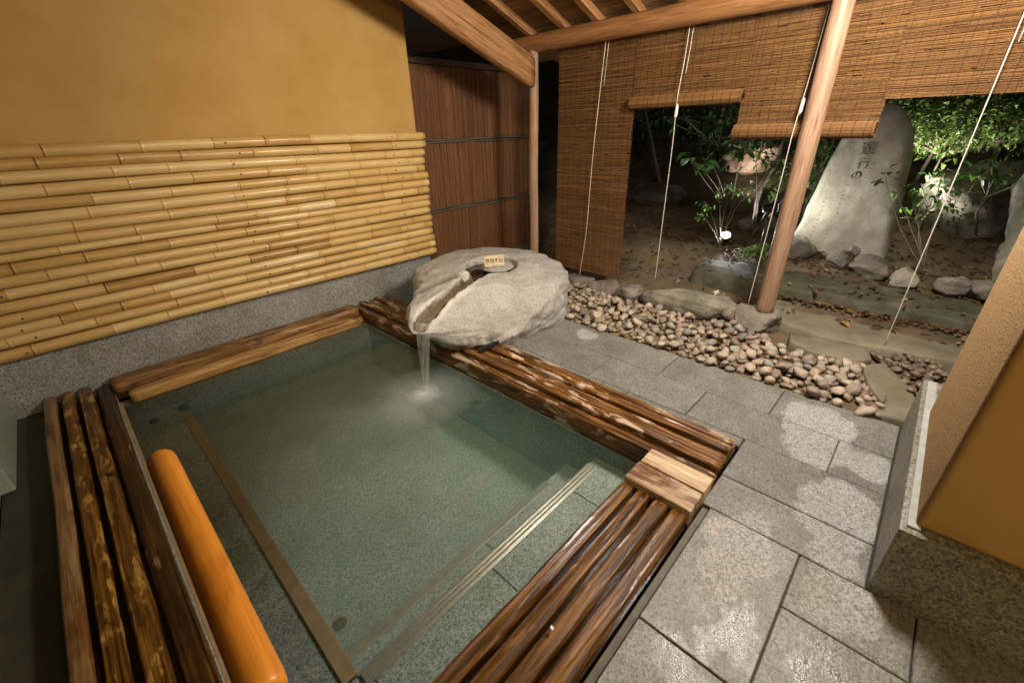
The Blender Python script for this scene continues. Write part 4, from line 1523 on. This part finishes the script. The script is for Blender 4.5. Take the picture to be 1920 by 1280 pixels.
bed = mesh('gravel_bed', [(x, y, -0.012) for x, y in gb_poly], [tuple(range(len(gb_poly) - 1, -1, -1))], MAT['soil'])
tag(bed, kind='structure')
print('pebbles', pebbles(bed, gb_poly, 299, 0.025, 0.046, peb_me, 0.0, 77))
sp_poly = [(3.42, 0.0), (3.30, -0.06), (3.14, -0.16), (2.92, -0.23), (2.90, -0.30), (3.10, -0.36), (3.40, -0.36), (3.50, -0.33), (3.48, -0.16)]
bed2 = mesh('pebble_hollow', [(x, y, 0.004) for x, y in sp_poly], [tuple(range(len(sp_poly)))], MAT['soil'])
tag(bed2, kind='structure')
print('small', pebbles(bed2, sp_poly, 80, 0.016, 0.032, peb_small, 0.0, 78))

fm = MB()
rr = random.Random(31)
for _ in range(900):
    x, y = rr.uniform(2.61, 3.4), rr.uniform(-0.12, 2.4)
    if not inside((x, y), gb_poly):
        continue
    r = rr.uniform(0.016, 0.034)
    me = rr.choice(peb_me)
    a = rr.uniform(0, 6.28)
    ca, sa = math.cos(a), math.sin(a)
    v = [(x + (q.co.x * ca - q.co.y * sa) * r, y + (q.co.x * sa + q.co.y * ca) * r * .85, 0.002 + q.co.z * r * .6) for q in me.vertices]
    fm.add(v, [tuple(p.vertices) for p in me.polygons])
o = fm.build('small_pebbles', MAT['pebble_small'], bed, True)
o['kind'] = 'stuff'

# ------------------------------------------------------------------ stones along the edge and slabs
def trock(name, label, *a, **k):
    return tag(rock(name, *a, **k), label, 'stone' if 'boulder' not in name else 'boulder')


trock('edging_stone', 'long low rounded boulder lying between the gravel and the garden', (3.43, 1.27, 0.055), (0.135, 0.41, 0.115), MAT['rock_grey'], seed=41, sub=5, rough=0.10, cuts=4, rot=R(6), fine=0.025, boxy=0.35)
trock('edging_stone', 'grey edging stone below the corner of the full-length blind', (3.36, 2.02, 0.045), (0.10, 0.155, 0.085), MAT['rock_grey'], seed=42, cuts=8, boxy=0.4, rot=R(15))
trock('edging_stone', 'brownish edging stone wedged beside the long low boulder', (3.36, 1.77, 0.04), (0.11, 0.11, 0.09), MAT['rock_grey'], seed=43, cuts=7, boxy=0.4)
trock('edging_stone', 'flat edging stone under the full-length blind, next to the big boulder', (3.36, 2.33, 0.02), (0.11, 0.16, 0.07), MAT['rock_grey'], seed=44, cuts=7, boxy=0.5)
trock('post_stone', 'squat grey footing stone carrying the front post', (3.425, 0.715, 0.03), (0.165, 0.165, 0.105), MAT['rock_grey'], seed=45, sub=5, cuts=6, boxy=0.55, rough=0.12, rot=R(20))
trock('wedge_stone', 'small pale stone leaning between the long boulder and the footing stone', (3.36, 0.90, 0.07), (0.045, 0.05, 0.055), MAT['pebble'], seed=46, sub=3)

tag(slab('flat_slab', [(3.56, 0.66), (4.10, 0.78), (4.16, 0.1), (4.20, -0.46), (4.2, -0.9), (3.6, -0.9), (3.50, -0.34), (3.44, 0.02), (3.40, 0.32), (3.46, 0.50)], -0.03, 0.058, MAT['slab'], None, 3),
    'broad flat stone slab beyond the front post with a yellow leaf on it', 'slab')
tag(slab('flat_slab', [(3.33, 0.47), (3.39, 0.32), (3.43, 0.03), (3.27, -0.01), (3.20, 0.05), (3.14, 0.30), (3.2, 0.44)], -0.03, 0.040, MAT['slab'], None, 4),
    'small dark flat stone between the gravel and the broad slab', 'slab')
tag(slab('flat_slab', [(3.25, -0.02), (3.29, -0.07), (3.12, -0.17), (2.91, -0.24), (2.62, -0.31), (2.605, -0.10), (2.72, -0.12), (2.95, -0.02), (3.15, 0.02)], -0.03, 0.030, MAT['slab'], None, 5),
    'wedge-shaped mossy flat stone at the end of the gravel strip', 'slab')
tag(slab('stone_step', [(4.05, 1.50), (4.45, 1.55), (4.55, 0.9), (4.55, 0.1), (4.45, -0.5), (4.4, -1.0), (4.05, -1.0), (4.02, 0.2), (4.02, 0.9)], -0.05, 0.165, MAT['slab_moss'], None, 6, bevel=0.03, wob=0.022),
    'long raised mossy stone step across the garden front', 'step')

# ------------------------------------------------------------------ stele
def stele():
    # outline in (y, z) at x ~ 5.2
    out = [(0.20, 0.14), (0.55, 0.10), (0.93, 0.16), (0.965, 0.30), (0.925, 0.46), (0.885, 0.72), (0.845, 0.95), (0.80, 1.18), (0.74, 1.37), (0.635, 1.49), (0.515, 1.525), (0.40, 1.46), (0.30, 1.30), (0.24, 1.08), (0.21, 0.80), (0.19, 0.52), (0.17, 0.30)]
    pts = []
    n = len(out)
    for i in range(n):
        p0, p1, p2, p3 = (Vector(out[(i + k) % n]) for k in (-1, 0, 1, 2))
        for t in np.linspace(0, 1, 9, endpoint=False):
            pts.append(0.5 * ((2 * p1) + (p2 - p0) * t + (2 * p0 - 5 * p1 + 4 * p2 - p3) * t * t + (3 * p1 - p0 - 3 * p2 + p3) * t ** 3))
    c = Vector((0.54, 0.75))
    V, Fc = [], []
    prof = []
    for s in np.linspace(0.03, 0.80, 14):
        prof.append((s, -0.125))
    for a in np.linspace(0, math.pi, 14):
        prof.append((0.86 + 0.14 * math.sin(a), -0.125 * math.cos(a) + 0.0))
    for s in np.linspace(0.80, 0.03, 6):
        prof.append((s, 0.14))
    m = len(pts)
    for s, dx in prof:
        for p in pts:
            q = c + (p - c) * s
            x = 5.23 + dx + (q.y - 0.7) * 0.06
            w = fbm((q.x * 2.2, q.y * 2.2, dx * 4), 4)
            V.append((x + w * 0.022, q.x + fbm((q.x * 5, q.y * 5, 9), 3) * 0.008, q.y + w * 0.01))
    k = len(prof)
    for i in range(k - 1):
        for j in range(m):
            j2 = (j + 1) % m
            Fc.append((i * m + j, i * m + j2, (i + 1) * m + j2, (i + 1) * m + j))
    Fc.append(tuple(range(m - 1, -1, -1)))
    Fc.append(tuple((k - 1) * m + j for j in range(m)))
    return V, Fc


V, Fc = stele()
stl = thing('inscribed_stele', 'tall pale standing stone engraved with columns of characters', 'stele', (5.23, 0.55, 0.15))
mesh('stone', V, Fc, MAT['stele'], stl, True)
bvh = BVHTree.FromPolygons([Vector(v) for v in V], [tuple(f) for f in Fc])


def on_stele(y, z):
    h = bvh.ray_cast(Vector((3.5, y, z)), Vector((1, 0, 0)))
    return h[0] if h[0] else Vector((5.1, y, z))


for chx, y, z, s in (('遊', 0.550, 1.165, 0.115), ('行', 0.555, 1.045, 0.10), ('の', 0.580, 0.945, 0.085)):
    fc = bpy.data.curves.new('engraved_character', 'FONT')
    fc.body = chx
    fc.size = s
    fc.extrude = 0.003
    fc.offset = -0.0011
    fc.align_x = 'CENTER'
    fc.align_y = 'CENTER'
    fc.materials.append(MAT['ink'])
    o = link(bpy.data.objects.new('engraved_character', fc))
    o.parent = stl
    p = on_stele(y, z)
    o.location = p + Vector((-0.003, 0, 0)) - wloc(stl)
    o.rotation_euler = (R(90), R(-4), R(-90))
    to_mesh_obj(o)
# running brush strokes below and beside
for cy0, zs, sc in ((0.615, np.linspace(0.86, 0.38, 13), 0.022), (0.735, np.linspace(0.74, 0.36, 11), 0.018)):
    for i, z in enumerate(zs):
        rr = random.Random(int(cy0 * 100) + i)
        for q in range(3):
            y = cy0 + 0.10 * (0.86 - z) + rr.uniform(-.6, .6) * sc
            z1 = z + rr.uniform(-.012, .012)
            dy, dz = rr.uniform(-1, 1) * sc, rr.uniform(-1, 1) * 0.014
            bend = rr.uniform(-1, 1) * 0.008
            pts = [on_stele(y + dy * (t - .5) + bend * math.sin(t * 3.1), z1 + dz * (t - .5) - bend * math.sin(t * 3.1)) + Vector((0.001, 0, 0)) for t in (0, .33, .66, 1)]
            v, f = tube_data(pts, [0.0015, 0.0032, 0.003, 0.001], 5)
            mesh('brush_stroke', v, f, MAT['ink'], stl)

# ------------------------------------------------------------------ garden rocks
for lab, c, s, sd, mt, bx in (
    ('angular grey rock at the left foot of the standing stone', (4.92, 0.86, 0.29), (0.14, 0.20, 0.13), 61, 'rock_grey', 0.4),
    ('small upright rock between the angular rocks before the standing stone', (4.80, 0.49, 0.255), (0.08, 0.10, 0.085), 62, 'rock_grey', 0.3),
    ('square dark rock below the right foot of the standing stone', (4.76, 0.24, 0.245), (0.12, 0.145, 0.10), 63, 'rock_grey', 0.6),
    ('little rock tucked under the standing stone', (4.97, 0.42, 0.32), (0.06, 0.07, 0.05), 64, 'rock_grey', 0.3),
    ('pale cut block at the end of the row of rocks', (4.58, -0.01, 0.25), (0.075, 0.09, 0.08), 65, 'pebble', 0.7),
    ('mossy lump of rock beside the long step at right', (4.62, -0.30, 0.24), (0.09, 0.11, 0.07), 66, 'rock_grey', 0.3),
    ('second mossy lump of rock nearer the pillar', (4.60, -0.48, 0.25), (0.08, 0.10, 0.08), 67, 'rock_grey', 0.3),
    ('low rock behind the garden lamp, left of the fern', (5.55, 1.50, 0.36), (0.10, 0.10, 0.09), 68, 'rock_grey', 0.4),
    ('round rock behind the fern, beside the garden lamp', (5.50, 1.28, 0.36), (0.12, 0.13, 0.12), 69, 'rock_grey', 0.3),
    ('tall block-like rock farther up behind the lamps', (5.9, 1.42, 0.55), (0.12, 0.13, 0.14), 70, 'rock_grey', 0.6),
):
    trock('garden_rock', lab, c, s, MAT[mt], seed=sd, boxy=bx, cuts=8)
trock('pink_boulder', 'pinkish cracked boulder lit up behind the shrubs', (6.75, 1.98, 1.02), (0.35, 0.36, 0.24), MAT['rock_pink'], seed=81, sub=5, cuts=6, boxy=0.25)
trock('hill_boulder', 'large mossy boulder on the bank right of the standing stone', (6.1, -0.28, 0.70), (0.42, 0.48, 0.40), MAT['rock_grey'], seed=82, sub=5, cuts=9, boxy=0.3)
trock('hill_boulder', 'dark overhanging boulder at the right edge behind the pillar', (5.15, -0.72, 0.80), (0.28, 0.32, 0.52), MAT['rock_grey'], seed=83, sub=5, cuts=8, boxy=0.3)
trock('hill_boulder', 'slanting brown boulder peeping past the pillar', (4.72, -0.66, 0.40), (0.26, 0.25, 0.34), MAT['slab'], seed=84, sub=5, cuts=6, boxy=0.3, rot=R(20))
trock('bank_rock', 'dark low rock on the bank at the left', (6.2, 3.0, 0.50), (0.3, 0.5, 0.18), MAT['rock_grey'], seed=85, sub=4, cuts=6)

# ------------------------------------------------------------------ plants
def leaf_pts(p, d, up, L, Wd, droop=0.25):
    d = d.normalized()
    s = d.cross(up)
    if s.length < 1e-3:
        s = Vector((1, 0, 0))
    s.normalize()
    nrm = s.cross(d).normalized()
    m1 = p + d * L * 0.4 + nrm * L * 0.05
    m2 = p + d * L * 0.75 - nrm * L * droop * 0.3
    tip = p + d * L - nrm * L * droop
    v = [p, m1 + s * Wd * .5 + nrm * Wd * .12, m1, m1 - s * Wd * .5 + nrm * Wd * .12, m2 + s * Wd * .34, m2, m2 - s * Wd * .34, tip]
    f = [(0, 2, 1), (0, 3, 2), (1, 2, 5, 4), (2, 3, 6, 5), (4, 5, 7), (5, 6, 7)]
    return [tuple(q) for q in v], f


def shrub(name, label, base, tips, leaves, L, Wd, mat, seed, spread=0.12, group=None, tone=0.5, stem=0.008, cat='shrub', whorl=False):
    rr = random.Random(seed)
    t = thing(name, label, cat, base, group)
    sm, lm = MB(), MB()
    B = Vector(base)
    hub = B.lerp(sum((Vector(q) for q in tips), Vector()) / len(tips), 0.62)
    many = len(tips) > 8
    if many:
        sm.tube([B, B.lerp(hub, .5) + Vector((.02, .03, 0)), hub], [stem * 2.2, stem * 1.7, stem * 1.2], 7)
    base0 = B
    for tp in tips:
        B = hub if many else base0
        T = Vector(tp)
        mid = B.lerp(T, 0.5) + Vector((rr.uniform(-1, 1), rr.uniform(-1, 1), rr.uniform(-.3, .6))) * (T - B).length * 0.10
        pth = []
        for u in np.linspace(0, 1, 9):
            pth.append(B * (1 - u) ** 2 + mid * 2 * u * (1 - u) + T * u * u + Vector((rr.uniform(-1, 1), rr.uniform(-1, 1), 0)) * 0.004)
        sm.tube(pth, [stem * (1 - 0.65 * u) for u in np.linspace(0, 1, 9)], 6)
        for k in range(leaves):
            if whorl:
                p = T + Vector((rr.gauss(0, spread * .25), rr.gauss(0, spread * .25), rr.gauss(0, spread * .15)))
                a = rr.uniform(0, 6.28)
                d = Vector((math.cos(a), math.sin(a), rr.uniform(-0.5, 0.25)))
            else:
                p = T + Vector((rr.gauss(0, spread), rr.gauss(0, spread), rr.gauss(0, spread * 0.7)))
                d = (p - T).normalized() * 0.6 + Vector((rr.uniform(-1, 1), rr.uniform(-1, 1), rr.uniform(-.7, .35)))
            l = L * rr.uniform(0.6, 1.25)
            v, f = leaf_pts(p, d, Vector((rr.uniform(-.3, .3), rr.uniform(-.3, .3), 1)), l, Wd * l / L * rr.uniform(.8, 1.2), rr.uniform(.1, .45))
            lm.add(v, f, max(0, min(1, tone + rr.gauss(0, 0.2))))
            if not whorl and k % 5 == 0:
                sm.tube([T, (T + p) / 2 + Vector((0, 0, 0.01)), p], [stem * .3, stem * .22, stem * .15], 4)
    sm.build('stems', MAT['twig'], t, True)
    o = lm.build('foliage', MAT[mat], t, False)
    o['kind'] = 'stuff'
    return t


def cloud(c, s, n, seed):
    rr = random.Random(seed)
    return [(c[0] + rr.gauss(0, s[0]), c[1] + rr.gauss(0, s[1]), c[2] + rr.gauss(0, s[2])) for _ in range(n)]


shrub('broadleaf_bush', 'bright lit bush with pale leaves right of the standing stone', (6.15, 0.05, 0.62), cloud((5.75, 0.02, 1.37), (0.16, 0.30, 0.11), 54, 1), 34, 0.070, 0.034, 'leaf_pale', 1, 0.09, tone=0.66, stem=0.007)
shrub('broadleaf_bush', 'green bush spreading high behind the upper right blind', (6.6, 0.2, 0.8), cloud((6.1, -0.1, 2.05), (0.25, 0.55, 0.22), 26, 2), 26, 0.07, 0.032, 'leaf_pale', 2, 0.14, tone=0.55, stem=0.009)
shrub('broadleaf_bush', 'glossy bush whose leaves show left of the standing stone', (5.75, 1.0, 0.35), cloud((5.55, 1.0, 1.05), (0.10, 0.15, 0.18), 16, 3), 16, 0.105, 0.036, 'leaf_pale', 3, 0.07, tone=0.45, stem=0.007)
shrub('slender_sapling', 'slim sapling with drooping leaves behind the front post', (5.25, 1.35, 0.28), [(5.2, 1.18, 0.95), (5.15, 1.30, 1.05), (5.3, 1.48, 1.02), (5.25, 1.05, 0.85), (5.2, 1.38, 0.80)], 13, 0.11, 0.04, 'leaf', 4, 0.06, tone=0.75, stem=0.008)
shrub('flat_topped_shrub', 'small shrub with a flat tier of tiny leaves above the garden lamp', (4.80, 1.52, 0.22), [(4.98, 1.60, 0.80), (4.98, 1.50, 0.78), (5.0, 1.70, 0.76), (5.0, 1.42, 0.76), (4.95, 1.78, 0.62), (4.95, 1.82, 0.50)], 22, 0.042, 0.020, 'leaf', 5, 0.045, tone=0.6, stem=0.006)
shrub('hanging_branch', 'branch with a few large hanging leaves in the dark opening', (5.6, 1.75, 0.45), [(4.85, 2.03, 1.10), (4.82, 1.98, 1.08), (4.85, 1.80, 1.07), (5.1, 1.62, 1.14), (5.3, 1.6, 1.22)], 4, 0.14, 0.085, 'leaf', 6, 0.03, tone=0.68, stem=0.006)
shrub('dark_bush', 'dim evergreen bush behind the short blind', (6.6, 2.6, 0.8), cloud((5.75, 2.0, 1.35), (0.25, 0.40, 0.24), 34, 7), 26, 0.085, 0.035, 'leaf', 7, 0.12, tone=0.45, stem=0.01)
shrub('front_sprig', 'leafy sprig hanging before the standing stone', (4.75, -0.10, 0.30), [(4.85, 0.35, 0.98), (4.85, 0.30, 0.92), (4.88, 0.14, 0.84), (4.9, 0.08, 0.80), (4.9, -0.05, 0.78)], 6, 0.085, 0.045, 'leaf', 8, 0.035, tone=0.5, stem=0.004)
shrub('grassy_fern', 'bright green grassy tuft beside the garden lamp', (4.72, 1.10, 0.22), [(4.72, 1.12, 0.27), (4.68, 1.20, 0.26), (4.70, 1.03, 0.28), (4.76, 1.08, 0.30)], 44, 0.13, 0.018, 'leaf_pale', 9, 0.06, tone=0.75, stem=0.003, cat='plant', whorl=True)
shrub('bank_shrub', 'ragged green shrub growing right of the standing stone foot', (5.6, 0.0, 0.45), cloud((5.45, 0.0, 0.75), (0.08, 0.10, 0.10), 9, 10), 12, 0.075, 0.03, 'leaf', 10, 0.07, tone=0.55, stem=0.005)
shrub('bank_shrub', 'dark leafy plant over the mossy boulder at right', (5.6, -0.35, 0.5), cloud((5.45, -0.35, 0.95), (0.1, 0.14, 0.12), 9, 11), 12, 0.075, 0.03, 'leaf', 11, 0.08, tone=0.35, stem=0.005)
shrub('dark_bush', 'tall dim bush far back at the left of the opening', (7.4, 4.2, 1.0), cloud((6.9, 3.7, 1.8), (0.35, 0.6, 0.4), 26, 12), 20, 0.10, 0.04, 'leaf', 12, 0.18, tone=0.3, stem=0.012)
shrub('dark_bush', 'dim bush behind the third blind above the pink boulder', (7.2, 1.2, 1.1), cloud((6.6, 1.35, 1.75), (0.2, 0.4, 0.25), 20, 13), 22, 0.08, 0.035, 'leaf_pale', 13, 0.13, tone=0.4, stem=0.012)

# bare poles standing among the bushes
for lab, a, b_ in (('pale thin trunk beside the top of the standing stone', (5.85, 0.62, 0.4), (5.85, 0.66, 2.2)), ('crooked stem rising behind the flat-topped shrub', (5.35, 1.42, 0.3), (5.2, 1.25, 1.25)),
                   ('reddish short trunk at the right edge of the bright bush', (6.0, -0.30, 0.9), (5.9, -0.24, 1.36)), ('dark leaning trunk in the dim opening', (6.4, 3.0, 0.5), (6.2, 3.6, 2.4))):
    pts = [Vector(a).lerp(Vector(b_), t) + Vector((noise.noise((t * 3, a[1], 0)), noise.noise((t * 3, 5, a[1])), 0)) * 0.04 for t in np.linspace(0, 1, 12)]
    t = thing('tree_trunk', lab, 'trunk', a)
    tube('trunk', pts, [0.028 - 0.012 * k / 11 for k in range(12)], MAT['twig'], t, n=8)

# leaf litter
lm = MB()
rr = random.Random(400)
for _ in range(5200):
    x = 3.7 + abs(rr.gauss(0, 1.6))
    y = rr.uniform(-1.2, 4.2)
    if x > 8 or (3.5 < x < 4.6 and -1.0 < y < 1.5 and not (4.10 < x < 4.02)) and rr.random() < 0.80:
        continue
    if x < 4.9 and y > 1.45 and rr.random() < 0.75:
        continue
    z = gh(x, y) + 0.012
    if 4.02 < x < 4.55 and -1 < y < 1.5:
        z = 0.178
    elif x < 4.2 and y < 0.75 and x < 4.02:
        z = max(z, 0.066)
    a = rr.uniform(0, 6.28)
    v, f = leaf_pts(Vector((x, y, z + rr.uniform(0, .012))), Vector((math.cos(a), math.sin(a), rr.uniform(-.15, .25))), Vector((rr.uniform(-.4, .4), rr.uniform(-.4, .4), 1)), rr.uniform(.03, .085), rr.uniform(.015, .035), rr.uniform(-.2, .3))
    lm.add(v, f, max(0, min(1, rr.gauss(0.42, 0.24))))
for _ in range(420):
    y = rr.uniform(-0.8, 0.8)
    x = rr.uniform(4.06, 4.20) if y < 0.8 else 4.1
    x = 4.02 + rr.uniform(-0.09, 0.0) + 0.02
    a = rr.uniform(0, 6.28)
    v, f = leaf_pts(Vector((x, y, 0.07 + rr.uniform(0, .02))), Vector((math.cos(a), math.sin(a), rr.uniform(-.1, .4))), Vector((rr.uniform(-.4, .4), rr.uniform(-.4, .4), 1)), rr.uniform(.03, .06), rr.uniform(.015, .03), rr.uniform(-.2, .3))
    lm.add(v, f, max(0, min(1, rr.gauss(0.42, 0.22))))
o = lm.build('leaf_litter', MAT['litter'])
tag(o, 'brown fallen leaves strewn over the garden soil', None, None, 'stuff')


def curled_leaf(name, label, p, L, col, seed):
    rr = random.Random(seed)
    mb = MB()
    for k in range(3):
        a = rr.uniform(0, 6.28)
        v, f = leaf_pts(Vector(p) - Vector((math.cos(a), math.sin(a), 0)) * L * .3, Vector((math.cos(a), math.sin(a), .15)), Vector((rr.uniform(-.6, .6), rr.uniform(-.6, .6), 1)), L, L * .6, 0.3)
        mb.add(v, f, 0.9)
    o = mb.build(name, col)
    return tag(o, label, 'leaf')


curled_leaf('fallen_leaf', 'curled yellow leaf lying on the broad flat slab', (3.72, 0.22, 0.072), 0.085, MAT['litter'], 5)
curled_leaf('fallen_leaf', 'white dry leaf on the soil behind the long low boulder', (3.78, 1.14, 0.075), 0.07, MAT['rope'], 6)

for lab, p in (('tiny white petal on the paving beside the rim planks', (2.36, 1.40, 0.004)), ('tiny white flake on the wet varnished rim log', (0.60, 0.45, 0.068))):
    v, f = leaf_pts(Vector(p), Vector((0.5, 0.8, 0.2)), Vector((0.2, 0, 1)), 0.016, 0.011, 0.2)
    tag(mesh('petal', v, f, MAT['petal'], None), lab, 'petal')

# ------------------------------------------------------------------ garden lamps
def spotlight(label, p, aim, power, color, group, cone=70, blend=0.8):
    t = thing('garden_spotlight', label, 'lamp', (p[0], p[1], gh(p[0], p[1])), group)
    P0 = Vector(p)
    d = (Vector(aim) - P0).normalized()
    tube('housing', [P0 - d * 0.11, P0 - d * 0.105, P0 - d * 0.03, P0, P0 + d * 0.006], [0.022, 0.034, 0.050, 0.058, 0.058], MAT['metal_dark'], t, n=20)
    tube('lens', [P0 + d * 0.0065, P0 + d * 0.0085], 0.052, MAT['lens'], t, n=20, smooth=False)
    tube('stake', [P0 - d * 0.05, (p[0] - d.x * .05, p[1] - d.y * .05, gh(p[0], p[1]) - 0.02)], 0.008, MAT['metal_dark'], t, n=8)
    l = lamp('spot_beam', 'SPOT', P0 + d * 0.014, power, color, aim=P0 + d, size=0.03, cone=cone, blend=blend)
    wl = wloc(t)
    l.parent = t
    l.location = P0 + d * 0.014 - wl


GS = 'garden spotlights on stakes'
spotlight('dazzling garden lamp facing out beside the flat-topped shrub', (4.97, 1.54, 0.31), (4.60, 1.42, 0.90), 40, (0.92, 0.96, 1.0), GS, 176, 0.15)
spotlight('small garden lamp half hidden by the front post, aimed at the standing stone', (4.80, 1.085, 0.665), (5.12, 0.55, 0.72), 21, (1.0, 0.98, 0.86), GS, 150)
spotlight('garden lamp hidden behind the standing stone under the bright bush', (5.48, 0.42, 0.48), (5.75, 0.0, 1.5), 130, (1.0, 0.97, 0.84), GS, 130)
spotlight('garden lamp hidden on the bank before the pink boulder', (6.1, 1.55, 0.60), (6.6, 1.85, 1.12), 20, (1.0, 0.88, 0.76), GS, 130)
